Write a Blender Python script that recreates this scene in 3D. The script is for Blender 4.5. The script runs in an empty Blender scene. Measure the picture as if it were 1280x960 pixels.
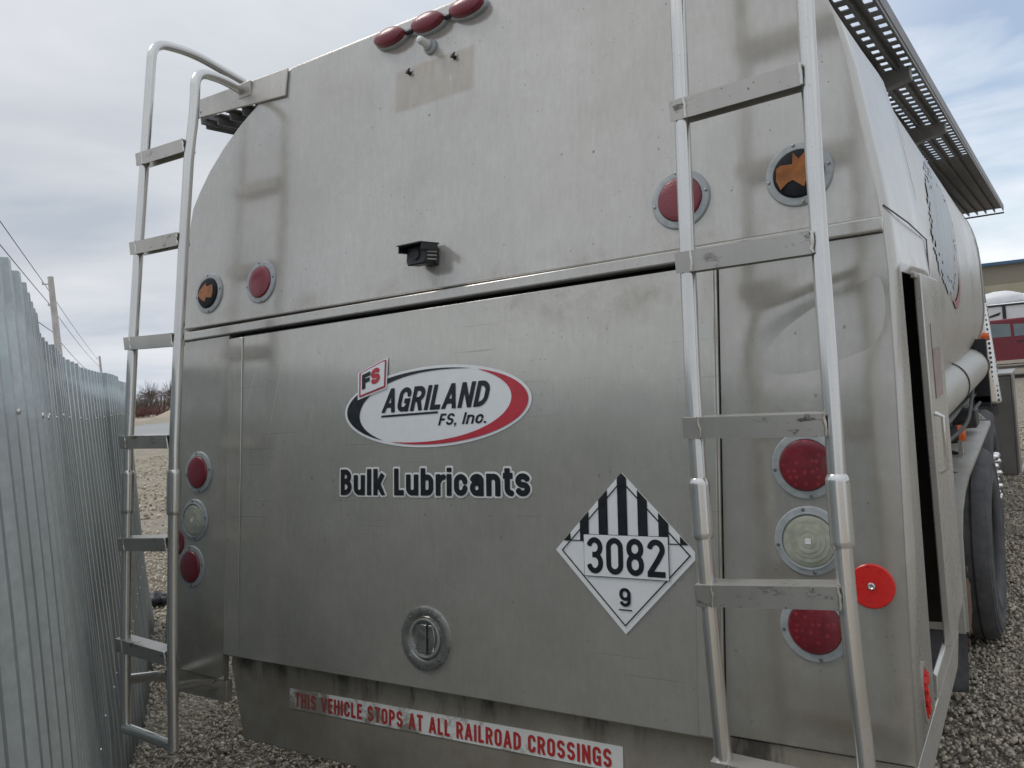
import bpy, bmesh, math, random
import numpy as np
from mathutils import Vector, Matrix
random.seed(7); rng = np.random.default_rng(7)
S = bpy.context.scene; COL = S.collection
R = math.radians
V = Vector

# ------------------------------------------------------------------ camera, sky, sun, exposure
cam = bpy.data.cameras.new('camera'); co = bpy.data.objects.new('camera', cam); COL.objects.link(co)
CAMP = V((1.559, -1.926, 1.745)); yaw, pit, rol = R(33.698), R(-1.319), R(-5.604)
fw = V((-math.sin(yaw)*math.cos(pit), math.cos(yaw)*math.cos(pit), math.sin(pit)))
r0 = V((math.cos(yaw), math.sin(yaw), 0)); u0 = r0.cross(fw)
rr = r0*math.cos(rol)+u0*math.sin(rol); uu = -r0*math.sin(rol)+u0*math.cos(rol)
co.matrix_world = Matrix(((rr.x, uu.x, -fw.x, CAMP.x), (rr.y, uu.y, -fw.y, CAMP.y), (rr.z, uu.z, -fw.z, CAMP.z), (0, 0, 0, 1)))
cam.sensor_width = 36; cam.lens = 36*1042.657/1280; cam.clip_end = 3000; cam.clip_start = 0.02
S.camera = co

SUN_AZ, SUN_EL = R(252), R(54)     # compass style: 0 = +y, clockwise; behind and left of the camera
sd = V((math.sin(SUN_AZ)*math.cos(SUN_EL), math.cos(SUN_AZ)*math.cos(SUN_EL), math.sin(SUN_EL)))
sl = bpy.data.lights.new('sun', 'SUN'); sl.energy = 1.1; sl.angle = R(18); sl.color = (1, .95, .88)
so = bpy.data.objects.new('sun', sl); COL.objects.link(so); so.rotation_euler = (-sd).to_track_quat('-Z', 'Y').to_euler()

W = bpy.data.worlds.new('World'); S.world = W; W.use_nodes = True
nt = W.node_tree; N = nt.nodes; N.clear(); LK = nt.links.new
def nd(t, **k):
    n = N.new(t)
    for a, b in k.items(): setattr(n, a, b)
    return n
wo = nd('ShaderNodeOutputWorld'); sky = nd('ShaderNodeTexSky', sky_type='NISHITA', sun_disc=False)
sky.sun_elevation = SUN_EL; sky.sun_rotation = SUN_AZ; sky.air_density = 1.0; sky.dust_density = .6
b1 = nd('ShaderNodeBackground'); b1.inputs[1].default_value = .14; LK(sky.outputs[0], b1.inputs[0])
tc = nd('ShaderNodeTexCoord'); sep = nd('ShaderNodeSeparateXYZ'); LK(tc.outputs['Generated'], sep.inputs[0])
def mt(op, a, b=None, c=None):
    n = nd('ShaderNodeMath', operation=op)
    for i, x in enumerate((a, b, c)):
        if x is None: continue
        if isinstance(x, (int, float)): n.inputs[i].default_value = x
        else: LK(x, n.inputs[i])
    return n.outputs[0]
zc = mt('ADD', mt('MAXIMUM', sep.outputs[2], 0.0), .16)
cmb = nd('ShaderNodeCombineXYZ'); LK(mt('DIVIDE', sep.outputs[0], zc), cmb.inputs[0]); LK(mt('DIVIDE', sep.outputs[1], zc), cmb.inputs[1])
mp = nd('ShaderNodeMapping'); mp.inputs['Scale'].default_value = (1.0, .8, 1); LK(cmb.outputs[0], mp.inputs[0])
n1 = nd('ShaderNodeTexNoise'); n1.inputs['Scale'].default_value = 1.05; n1.inputs['Detail'].default_value = 7; n1.inputs['Roughness'].default_value = .55; n1.inputs['Distortion'].default_value = .25
LK(mp.outputs[0], n1.inputs['Vector'])
# streaky clearing where the blue shows
mp2 = nd('ShaderNodeMapping'); mp2.inputs['Rotation'].default_value = (0, 0, R(28)); mp2.inputs['Scale'].default_value = (.8, 1.25, 1); LK(cmb.outputs[0], mp2.inputs[0])
n2 = nd('ShaderNodeTexNoise'); n2.inputs['Scale'].default_value = 1.5; n2.inputs['Detail'].default_value = 6; n2.inputs['Distortion'].default_value = .4
LK(mp2.outputs[0], n2.inputs['Vector'])
dot = nd('ShaderNodeVectorMath', operation='DOT_PRODUCT'); dot.inputs[1].default_value = (-0.035, 0.970, 0.240); LK(tc.outputs['Generated'], dot.inputs[0])
win = nd('ShaderNodeMapRange'); win.inputs[1].default_value = .978; win.inputs[2].default_value = .9985; LK(dot.outputs['Value'], win.inputs[0])
hole = nd('ShaderNodeMapRange'); hole.inputs[1].default_value = .36; hole.inputs[2].default_value = .56; LK(n2.outputs[0], hole.inputs[0])
cov = mt('SUBTRACT', 1.0, mt('MULTIPLY', win.outputs[0], mt('MULTIPLY', hole.outputs[0], .74)))
cr = nd('ShaderNodeValToRGB'); cr.color_ramp.elements[0].position = .34; cr.color_ramp.elements[0].color = (.53, .585, .665, 1)
cr.color_ramp.elements[1].position = .68; cr.color_ramp.elements[1].color = (.80, .82, .855, 1); LK(n1.outputs[0], cr.inputs[0])
# brighter overhead and toward the thin cloud on the right
el = nd('ShaderNodeMapRange'); el.inputs[1].default_value = .30; el.inputs[2].default_value = .75; el.inputs[3].default_value = 0.0; el.inputs[4].default_value = .30; LK(sep.outputs[2], el.inputs[0])
hz = nd('ShaderNodeMapRange'); hz.inputs[1].default_value = .0; hz.inputs[2].default_value = .16; hz.inputs[3].default_value = .14; hz.inputs[4].default_value = 0; LK(sep.outputs[2], hz.inputs[0])
rt = nd('ShaderNodeMapRange'); rt.inputs[1].default_value = .75; rt.inputs[2].default_value = 1; rt.inputs[3].default_value = 0; rt.inputs[4].default_value = .34; LK(dot.outputs['Value'], rt.inputs[0])
stg = mt('ADD', mt('ADD', mt('ADD', el.outputs[0], hz.outputs[0]), rt.outputs[0]), .93)
b2 = nd('ShaderNodeBackground'); LK(cr.outputs[0], b2.inputs[0]); LK(stg, b2.inputs[1])
mx = nd('ShaderNodeMixShader'); LK(cov, mx.inputs[0]); LK(b1.outputs[0], mx.inputs[1]); LK(b2.outputs[0], mx.inputs[2]); LK(mx.outputs[0], wo.inputs[0])

S.view_settings.view_transform = 'Standard'; S.view_settings.look = 'None'; S.view_settings.exposure = 0.0; S.view_settings.gamma = 1
S.view_settings.use_curve_mapping = False

# ------------------------------------------------------------------ materials
class Mat:
    def __init__(s, name):
        s.m = bpy.data.materials.new(name); s.m.use_nodes = True; s.t = s.m.node_tree; s.b = s.t.nodes['Principled BSDF']
        s.tc = None
    def n(s, t, **k):
        x = s.t.nodes.new(t)
        for a, b in k.items(): setattr(x, a, b)
        return x
    def l(s, a, b): s.t.links.new(a, b)
    def obj(s, scale=(1, 1, 1), rot=(0, 0, 0)):
        if s.tc is None: s.tc = s.n('ShaderNodeTexCoord')
        m = s.n('ShaderNodeMapping'); m.inputs['Scale'].default_value = scale; m.inputs['Rotation'].default_value = rot
        s.l(s.tc.outputs['Object'], m.inputs[0]); return m.outputs[0]
    def noise(s, scale, detail=4, rough=.5, vs=(1, 1, 1), dist=0):
        x = s.n('ShaderNodeTexNoise'); x.inputs['Scale'].default_value = scale; x.inputs['Detail'].default_value = detail
        x.inputs['Roughness'].default_value = rough; x.inputs['Distortion'].default_value = dist; s.l(s.obj(vs), x.inputs['Vector']); return x.outputs[0]
    def ramp(s, v, p0, c0, p1, c1):
        x = s.n('ShaderNodeValToRGB'); e = x.color_ramp.elements; e[0].position = p0; e[1].position = p1
        e[0].color = c0 if len(c0) == 4 else (*c0, 1); e[1].color = c1 if len(c1) == 4 else (*c1, 1); s.l(v, x.inputs[0]); return x.outputs[0]
    def rng(s, v, a, b, c, d):
        x = s.n('ShaderNodeMapRange'); 
        for i, q in enumerate((a, b, c, d)): x.inputs[i+1].default_value = q
        s.l(v, x.inputs[0]); return x.outputs[0]
    def mix(s, f, a, b):
        x = s.n('ShaderNodeMix', data_type='RGBA')
        for i, q in ((0, f), (6, a), (7, b)):
            if isinstance(q, (int, float)): x.inputs[i].default_value = q
            elif isinstance(q, tuple): x.inputs[i].default_value = (*q[:3], 1)
            else: s.l(q, x.inputs[i])
        return x.outputs[2]
    def math(s, op, a, b):
        x = s.n('ShaderNodeMath', operation=op)
        for i, q in enumerate((a, b)):
            if isinstance(q, (int, float)): x.inputs[i].default_value = q
            else: s.l(q, x.inputs[i])
        return x.outputs[0]
    def set(s, **k):
        for a, b in k.items():
            a = {'col': 'Base Color', 'rough': 'Roughness', 'metal': 'Metallic', 'spec': 'Specular IOR Level', 'coat': 'Coat Weight', 'alpha': 'Alpha', 'trans': 'Transmission Weight'}[a]
            if isinstance(b, (int, float)): s.b.inputs[a].default_value = b
            elif isinstance(b, tuple): s.b.inputs[a].default_value = (*b[:3], 1)
            else: s.l(b, s.b.inputs[a])
        return s
    def bump(s, h, strength, dist=.002):
        x = s.n('ShaderNodeBump'); x.inputs['Strength'].default_value = strength; x.inputs['Distance'].default_value = dist
        s.l(h, x.inputs['Height']); s.l(x.outputs[0], s.b.inputs['Normal']); return s

def simple(name, col, rough=.5, metal=0., var=.15, scale=20, bump=0):
    m = Mat(name); nz = m.noise(scale, 5, .6)
    d = tuple(c*(1-var) for c in col); l = tuple(min(1, c*(1+var)) for c in col)
    m.set(col=m.ramp(nz, .3, d, .7, l), rough=m.rng(nz, .3, .7, max(.02, rough-.08), min(1, rough+.08)), metal=metal)
    if bump: m.bump(nz, bump)
    return m.m

def aluminium(name, lo=(.50, .495, .475), hi=(.66, .655, .64), rough=(.30, .46), metal=.82, specks=.6, streak=.5, grime=None, wave=.001):
    m = Mat(name)
    big = m.noise(1.6, 5, .6, (1, 1, .7)); fine = m.noise(160, 2, .6); st = m.noise(6, 4, .6, (6, 1, .25)); mid = m.noise(9, 5, .6)
    f = m.math('ADD', m.math('MULTIPLY', big, .6), m.math('MULTIPLY', st, streak*.4)); f = m.math('ADD', f, m.math('MULTIPLY', mid, .2))
    c = m.ramp(f, .32, lo, .66, hi)
    for sc, lo_, mx_, ns in ((30, .35, .16, 2.3), (75, .30, .20, 3.1)):        # pits and specks of two sizes
        vo = m.n('ShaderNodeTexVoronoi'); vo.inputs['Scale'].default_value = sc; m.l(m.obj((1, 1, .8)), vo.inputs['Vector'])
        cellr = m.n('ShaderNodeSeparateColor'); m.l(vo.outputs['Color'], cellr.inputs[0])
        rad = m.math('MULTIPLY', m.rng(cellr.outputs[0], lo_, 1, 0, mx_), m.rng(m.noise(ns, 4), .34, .58, 0, 1)); edge = m.math('SUBTRACT', rad, vo.outputs['Distance'])
        c = m.mix(m.math('MULTIPLY', m.rng(edge, 0, .06, 0, 1), specks), c, (.15, .13, .105))
    if wave:                                        # brushed grain: fine upright streaks and a faint mottle
        c = m.mix(m.rng(m.noise(95, 3, .6, (1, 1, .045)), .35, .65, 0, .14), c, (.30, .29, .265)); c = m.mix(m.rng(m.noise(38, 4, .7), .5, .75, 0, .16), c, (.78, .77, .74))
    if grime: c = grime(m, c)
    c = m.mix(m.rng(fine, .3, .7, 0, .06), c, (.3, .28, .25))
    c = m.mix(m.math('MULTIPLY', m.rng(m.noise(.9, 6, .65), .42, .70, 0, .30), 1.0), c, (.36, .33, .28))     # thin road film in clouds
    rg = m.rng(m.math('ADD', m.math('MULTIPLY', big, .5), m.math('MULTIPLY', mid, .5)), .35, .65, *rough)
    m.set(col=c, rough=rg, metal=m.rng(m.noise(2.6, 5, .65), .35, .7, metal, metal*.82))
    m.bump(m.math('ADD', m.math('MULTIPLY', fine, .00002), m.math('MULTIPLY', m.noise(2.2, 2, .4), wave)), 1.0, 1.0)
    return m.m

def box_mask(m, x0, x1, z0, z1, soft=.01, jitter=.02, slope=0.):
    sp = m.n('ShaderNodeSeparateXYZ'); m.l(m.obj(), sp.inputs[0]); nz = m.math('MULTIPLY', m.math('SUBTRACT', m.noise(14, 4), .5), jitter*2)
    x = m.math('ADD', sp.outputs[0], nz); z = m.math('ADD', m.math('ADD', sp.outputs[2], nz), m.math('MULTIPLY', sp.outputs[0], -slope))
    a = m.math('MULTIPLY', m.rng(x, x0-soft, x0+soft, 0, 1), m.rng(x, x1-soft, x1+soft, 1, 0))
    b = m.math('MULTIPLY', m.rng(z, z0-soft, z0+soft, 0, 1), m.rng(z, z1-soft, z1+soft, 1, 0))
    return m.math('MULTIPLY', a, b)

def scuff(m, c):
    return m.mix(m.math('MULTIPLY', m.rng(m.noise(22, 5, .75, (1, 1, 2.2)), .55, .64, 0, 1), m.rng(m.noise(4.5, 2), .5, .6, 0, .85)), c, (.05, .045, .038))
def grime_upper(m, c):
    k = m.math('MULTIPLY', box_mask(m, -.142, .165, 2.565, 2.70, .006, .004), m.rng(m.noise(11, 5, .7, (3, 1, .7)), .25, .7, .25, .7))
    c = m.mix(k, c, (.37, .315, .25))
    sc = m.math('MULTIPLY', box_mask(m, .03, .12, 2.60, 2.68, .01, .03), m.math('GREATER_THAN', m.noise(60, 2, .5, (2, 1, .3)), .66))
    c = m.mix(m.math('MULTIPLY', sc, .6), c, (.62, .6, .56))
    # brown weeping just above the ledge
    w = m.math('MULTIPLY', box_mask(m, -1.3, 1.3, 1.97, 2.035, .03, .03), m.rng(m.noise(5, 5, .7), .45, .75, 0, .6))
    return m.mix(w, c, (.26, .22, .17))
def grime_door(m, c):
    w = m.math('MULTIPLY', box_mask(m, .25, 1.0, 1.84, 1.94, .03, .05), m.rng(m.noise(8, 5, .7), .45, .72, 0, .55))
    c = m.mix(w, c, (.25, .21, .16))
    for x0, z0, x1, z1, w_ in ((-.747, 1.813, -.806, 1.650, .0035), (-.614, 1.835, -.69, 1.545, .003), (-.46, 1.70, -.485, 1.58, .002)):
        sp = m.n('ShaderNodeSeparateXYZ'); m.l(m.obj(), sp.inputs[0]); k = (x1-x0)/(z1-z0)
        dx = m.math('ABSOLUTE', m.math('SUBTRACT', sp.outputs[0], m.math('ADD', m.math('MULTIPLY', sp.outputs[2], k), x0-k*z0)), 0)
        in_z = m.math('MULTIPLY', m.rng(sp.outputs[2], z1, z1+.05, 0, 1), m.rng(sp.outputs[2], z0-.02, z0, 1, 0))
        c = m.mix(m.math('MULTIPLY', m.math('MULTIPLY', m.rng(dx, 0, w_, .8, 0), in_z), m.rng(m.noise(30, 3), .3, .6, .4, 1)), c, (.82, .80, .74))
    # pale scratches running down
    s1 = m.math('MULTIPLY', box_mask(m, -.84, -.52, 1.25, 1.86, .05, .03), m.rng(m.noise(9, 2, .4, (5, 1, .12)), .64, .70, 0, .5))
    c = m.mix(s1, c, (.78, .76, .70))
    s3 = m.math('MULTIPLY', box_mask(m, -1.2, 1.2, .7, 1.9, .05, .03), m.math('GREATER_THAN', m.noise(7, 1.5, .4, (.35, 1, 26)), .735))
    return m.mix(m.math('MULTIPLY', s3, .35), c, (.16, .15, .13))
def grime_low(m, c):
    w = m.rng(m.noise(3.2, 6, .7), .35, .65, .25, .9)
    c = m.mix(w, c, (.24, .21, .16))
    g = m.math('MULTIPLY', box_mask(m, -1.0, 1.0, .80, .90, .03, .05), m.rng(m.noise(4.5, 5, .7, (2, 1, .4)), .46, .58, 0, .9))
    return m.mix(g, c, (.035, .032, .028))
def grime_corner(m, c):
    g = m.math('MULTIPLY', box_mask(m, -1.4, 1.4, .6, 1.0, .06, .06), m.rng(m.noise(5, 5, .7), .3, .65, .1, .6))
    return m.mix(g, c, (.27, .23, .17))

M = {}
M['upper'] = aluminium('upper_aluminium', lo=(.48, .468, .44), hi=(.60, .588, .56), rough=(.13, .20), metal=.44, specks=.85, grime=grime_upper, wave=.0014)
M['door'] = aluminium('door_aluminium', lo=(.43, .418, .375), hi=(.56, .548, .50), rough=(.16, .25), metal=.66, specks=.5, streak=1.9, grime=grime_door, wave=.002)
M['corner'] = aluminium('corner_aluminium', lo=(.43, .415, .375), hi=(.55, .535, .49), rough=(.15, .22), metal=.62, specks=.6, grime=grime_corner, wave=.002)
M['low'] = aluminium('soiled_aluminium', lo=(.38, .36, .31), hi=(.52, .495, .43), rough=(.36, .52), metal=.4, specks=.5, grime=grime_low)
M['side'] = aluminium('side_aluminium', lo=(.42, .41, .38), hi=(.62, .61, .575), rough=(.22, .34), metal=.55, specks=.4, streak=2.2)
M['tank'] = aluminium('tank_aluminium', lo=(.44, .43, .405), hi=(.60, .59, .56), rough=(.26, .40), metal=.55, specks=.6, streak=1.6)
M['rail'] = aluminium('ladder_tube', lo=(.62, .615, .595), hi=(.74, .735, .715), rough=(.14, .22), metal=.92, specks=.25, wave=0.)
M['rung'] = aluminium('ladder_tread', lo=(.42, .41, .385), hi=(.58, .57, .54), rough=(.28, .42), metal=.7, specks=1., grime=scuff, wave=0)
M['walk'] = aluminium('walkway_metal', lo=(.12, .12, .12), hi=(.20, .20, .20), rough=(.40, .52), metal=.5, specks=.4, wave=0)
M['plate'] = aluminium('plate_metal', lo=(.40, .385, .36), hi=(.54, .525, .49), rough=(.32, .5), metal=.65, specks=.5)
M['paintgrey'] = simple('grey_paint', (.47, .46, .42), .45, .2, .12, 12)
M['handlemetal'] = simple('handle_metal', (.42, .415, .40), .28, .85, .2, 40)
M['chrome'] = simple('bright_chrome', (.82, .82, .82), .12, 1, .08, 30)
M['bezel'] = simple('light_bezel', (.34, .37, .385), .42, 0, .16, 40)
M['screw'] = simple('screw_steel', (.20, .20, .20), .35, .8, .3, 200)
M['black'] = simple('black_plastic', (.018, .02, .024), .42, 0, .4, 60)
M['rubber'] = simple('black_rubber', (.055, .055, .056), .7, 0, .4, 30, .1)
M['tyre'] = simple('dusty_tyre', (.085, .085, .088), .8, 0, .35, 14, .2)
M['dark'] = simple('dark_chassis', (.045, .044, .043), .6, .1, .4, 14)
M['rust'] = simple('rusted_steel', (.15, .085, .055), .75, .2, .5, 30, .3)
M['white'] = simple('white_vinyl', (.74, .765, .785), .40, 0, .03, 30)
M['whiteold'] = simple('white_outline_vinyl', (.70, .71, .70), .45, 0, .06, 30)
M['ink'] = simple('black_vinyl', (.012, .014, .019), .35, 0, .3, 60)
M['redink'] = simple('red_vinyl', (.46, .035, .055), .38, 0, .1, 40)
M['pinkish'] = simple('dull_red_vinyl', (.36, .045, .06), .45, 0, .15, 40)
M['amber'] = simple('amber_plastic', (.29, .10, .022), .35, 0, .3, 40)
M['orange'] = simple('orange_lamp', (.75, .14, .03), .3, 0, .1, 40)
M['tapeblack'] = simple('black_lamp_tape', (.014, .016, .021), .6, 0, .4, 60)
M['tapeblack'].node_tree.nodes['Principled BSDF'].inputs['Specular IOR Level'].default_value = .15

def lens(name, lo, hi, leds, scale=55):
    m = Mat(name); vo = m.n('ShaderNodeTexVoronoi'); vo.inputs['Scale'].default_value = scale; vo.inputs['Randomness'].default_value = .55; m.l(m.obj(), vo.inputs['Vector'])
    nz = m.noise(25, 4); c = m.ramp(nz, .3, lo, .7, hi)
    if leds: c = m.mix(m.rng(vo.outputs['Distance'], .12, .34, leds, 0), c, tuple(min(1, x*2.6+.035) for x in hi))
    m.set(col=c, rough=.34, coat=.35); m.b.inputs['Coat Roughness'].default_value = .15
    m.bump(vo.outputs['Distance'], .25, .002); return m.m
M['redlens'] = lens('red_lens', (.13, .008, .018), (.21, .016, .03), 0, 90)
M['ledlens'] = lens('red_led_lens', (.13, .006, .014), (.20, .012, .022), .35, 62)
M['fadedlens'] = lens('faded_red_lens', (.155, .010, .021), (.205, .018, .034), 0, 120)
M['reflector'] = simple('red_reflector', (.66, .022, .018), .30, 0, .06, 60)
def clear_lens():
    m = Mat('clear_lens'); 
    vo = m.n('ShaderNodeTexVoronoi'); vo.inputs['Scale'].default_value = 45; vo.inputs['Randomness'].default_value = .3; m.l(m.obj(), vo.inputs['Vector'])
    c = m.ramp(m.noise(30, 4), .3, (.30, .315, .25), .7, (.44, .45, .37)); c = m.mix(m.rng(vo.outputs['Distance'], .1, .4, .25, 0), c, (.62, .62, .54))
    m.set(col=c, rough=.25, coat=.6); m.bump(vo.outputs['Distance'], .4, .002); return m.m
M['clearlens'] = clear_lens()
def bumper_vinyl():
    m = Mat('stained_white_vinyl'); nz = m.noise(7, 6, .75, (1, 1, 1.3)); sp = m.n('ShaderNodeSeparateXYZ'); m.l(m.obj(), sp.inputs[0])
    thr = m.rng(sp.outputs[0], -.6, .2, .115, -.05); f = m.math('ADD', nz, thr)
    c = m.mix(m.rng(f, .50, .60, 0, .9), (.74, .76, .74), (.19, .16, .12)); c = m.mix(m.rng(m.noise(3, 4), .4, .7, 0, .22), c, (.42, .41, .37))
    m.set(col=c, rough=.5); return m.m
M['stained'] = bumper_vinyl()
def bumper_ink():
    m = Mat('worn_red_lettering'); nz = m.noise(7, 6, .75, (1, 1, 1.3)); sp = m.n('ShaderNodeSeparateXYZ'); m.l(m.obj(), sp.inputs[0])
    thr = m.rng(sp.outputs[0], -.6, .2, .115, -.05); f = m.math('ADD', nz, thr)
    m.set(col=m.mix(m.rng(f, .52, .64, 0, .7), (.43, .03, .03), (.20, .11, .09)), rough=.5); return m.m
M['wornred'] = bumper_ink()

# ------------------------------------------------------------------ mesh helpers
class MB:
    def __init__(s): s.v = []; s.f = []
    def add(s, vs, fs):
        o = len(s.v); s.v += [tuple(p) for p in vs]; s.f += [tuple(i+o for i in f) for f in fs]; return s
    def box(s, c, d, M3=None):
        c = V(c); hx, hy, hz = d[0]/2, d[1]/2, d[2]/2
        ps = [V((x, y, z)) for z in (-hz, hz) for x, y in ((-hx, -hy), (hx, -hy), (hx, hy), (-hx, hy))]
        if M3 is not None: ps = [M3 @ p for p in ps]
        return s.add([c+p for p in ps], [(3, 2, 1, 0), (4, 5, 6, 7), (0, 1, 5, 4), (1, 2, 6, 5), (2, 3, 7, 6), (3, 0, 4, 7)])
    def hexa(s, p): return s.add(p, [(3, 2, 1, 0), (4, 5, 6, 7), (0, 1, 5, 4), (1, 2, 6, 5), (2, 3, 7, 6), (3, 0, 4, 7)])
    def prism(s, pts, mapf, w0, w1):
        n = len(pts); vs = [mapf(x, z, w0) for x, z in pts]+[mapf(x, z, w1) for x, z in pts]
        return s.add(vs, [tuple(range(n-1, -1, -1)), tuple(range(n, 2*n))]+[(i, (i+1) % n, n+(i+1) % n, n+i) for i in range(n)])
    def tube(s, path, r, seg=14, caps=True, closed=False):
        P = [V(p) for p in path]; n = len(P); rs = r if isinstance(r, (list, tuple)) else [r]*n; vs = []; up = None
        for i in range(n):
            a = P[(i-1) % n] if closed else P[max(i-1, 0)]; b = P[(i+1) % n] if closed else P[min(i+1, n-1)]
            t = (b-a).normalized()
            if up is None: up = V((0, 0, 1)) if abs(t.z) < .9 else V((1, 0, 0))
            x = t.cross(up).normalized(); up = x.cross(t).normalized()
            for k in range(seg):
                q = 2*math.pi*k/seg; vs.append(P[i]+(x*math.cos(q)+up*math.sin(q))*rs[i])
        fs = []
        for i in range(n if closed else n-1):
            j = (i+1) % n
            for k in range(seg): fs.append((i*seg+k, i*seg+(k+1) % seg, j*seg+(k+1) % seg, j*seg+k))
        if caps and not closed: fs += [tuple(range(seg-1, -1, -1)), tuple((n-1)*seg+k for k in range(seg))]
        return s.add(vs, fs)
    def lathe(s, c, ax, prof, seg=40, e1=None, sx=1., sy=1.):
        c = V(c); ax = V(ax).normalized(); e1 = V(e1) if e1 else (V((0, 0, 1)) if abs(ax.z) < .9 else V((1, 0, 0)))
        e1 = (e1-ax*e1.dot(ax)).normalized(); e2 = ax.cross(e1); vs = []; fs = []; n = len(prof); idx = []
        for r, w in prof:
            if r < 1e-6: idx.append([len(vs)]*seg); vs.append(c+ax*w)
            else:
                idx.append([len(vs)+k for k in range(seg)])
                for k in range(seg):
                    q = 2*math.pi*k/seg; vs.append(c+ax*w+(e1*math.cos(q)*sx+e2*math.sin(q)*sy)*r)
        for i in range(n-1):
            for k in range(seg):
                a, b, d, e = idx[i][k], idx[i][(k+1) % seg], idx[i+1][(k+1) % seg], idx[i+1][k]
                f = [a, b, d, e]; g = []
                for q in f:
                    if q not in g: g.append(q)
                if len(g) > 2: fs.append(tuple(g))
        return s.add(vs, fs)
    def build(s, name, mat, parent=None, smooth=35, bevel=0, label=None, solid=0):
        me = bpy.data.meshes.new(name); me.from_pydata(s.v, [], s.f); me.validate()
        bm = bmesh.new(); bm.from_mesh(me); bmesh.ops.recalc_face_normals(bm, faces=bm.faces); bm.to_mesh(me); bm.free()
        if smooth:
            me.polygons.foreach_set('use_smooth', [True]*len(me.polygons)); me.set_sharp_from_angle(angle=R(smooth))
        me.materials.append(mat if not isinstance(mat, str) else M[mat])
        o = bpy.data.objects.new(name, me); COL.objects.link(o)
        if parent: o.parent = parent
        if solid:
            md = o.modifiers.new('solid', 'SOLIDIFY'); md.thickness = solid; md.offset = 0
        if bevel:
            md = o.modifiers.new('bevel', 'BEVEL'); md.width = bevel; md.segments = 2; md.limit_method = 'ANGLE'; md.angle_limit = R(40)
        if label: o['label'] = label
        return o
def thing(name, label, cat, loc=(0, 0, 0), rz=0, group=None):
    o = bpy.data.objects.new(name, None); COL.objects.link(o); o.location = loc; o.rotation_euler = (0, 0, rz); o.empty_display_size = .2
    o['label'] = label; o['category'] = cat
    if group: o['group'] = group
    return o
def holder(name, parent, label=None):
    o = bpy.data.objects.new(name, None); COL.objects.link(o); o.parent = parent; o.empty_display_size = .1
    if label: o['label'] = label
    return o
def tag(o, label, cat, group=None):
    o['label'] = label; o['category'] = cat
    if group: o['group'] = group
    return o
def struct(o, kind='structure'): o['kind'] = kind; return o
def copy_tree(o, parent=None):
    c = o.copy(); COL.objects.link(c); c.parent = parent
    for ch in list(o.children): copy_tree(ch, c)
    return c
def fillet(pts, rad, n=6):
    P = [V(p) for p in pts]; out = [P[0]]
    for i in range(1, len(P)-1):
        a, b, c = P[i-1], P[i], P[i+1]; da, dc = (a-b), (c-b); d = min(rad, da.length*.49, dc.length*.49)
        p0 = b+da.normalized()*d; p2 = b+dc.normalized()*d
        for k in range(n+1):
            t = k/n; out.append(p0*(1-t)**2+b*2*t*(1-t)+p2*t*t)
    out.append(P[-1]); return out
def lerp_tab(tab, t):
    for (a, x), (b, y) in zip(tab, tab[1:]):
        if t <= b: return x+(y-x)*(t-a)/(b-a)
    return tab[-1][1]

# rear face frames: the lower face leans forward 8.44 deg, the upper one 11 deg; both hinge on the ledge at z = ZB
ZB = 1.972; SA, SB = R(8.44), R(11.02)
def frame(s):
    def f(x, z, w=0.): 
        v = (z-ZB)/math.cos(s); return V((x, v*math.sin(s)-w*math.cos(s), ZB+v*math.cos(s)+w*math.sin(s)))
    f.n = V((0, -math.cos(s), math.sin(s))); f.v = V((0, math.sin(s), math.cos(s))); return f
FA, FB = frame(SA), frame(SB)
def face_y(z): return (z-ZB)*math.tan(SB if z > ZB else SA)

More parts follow.
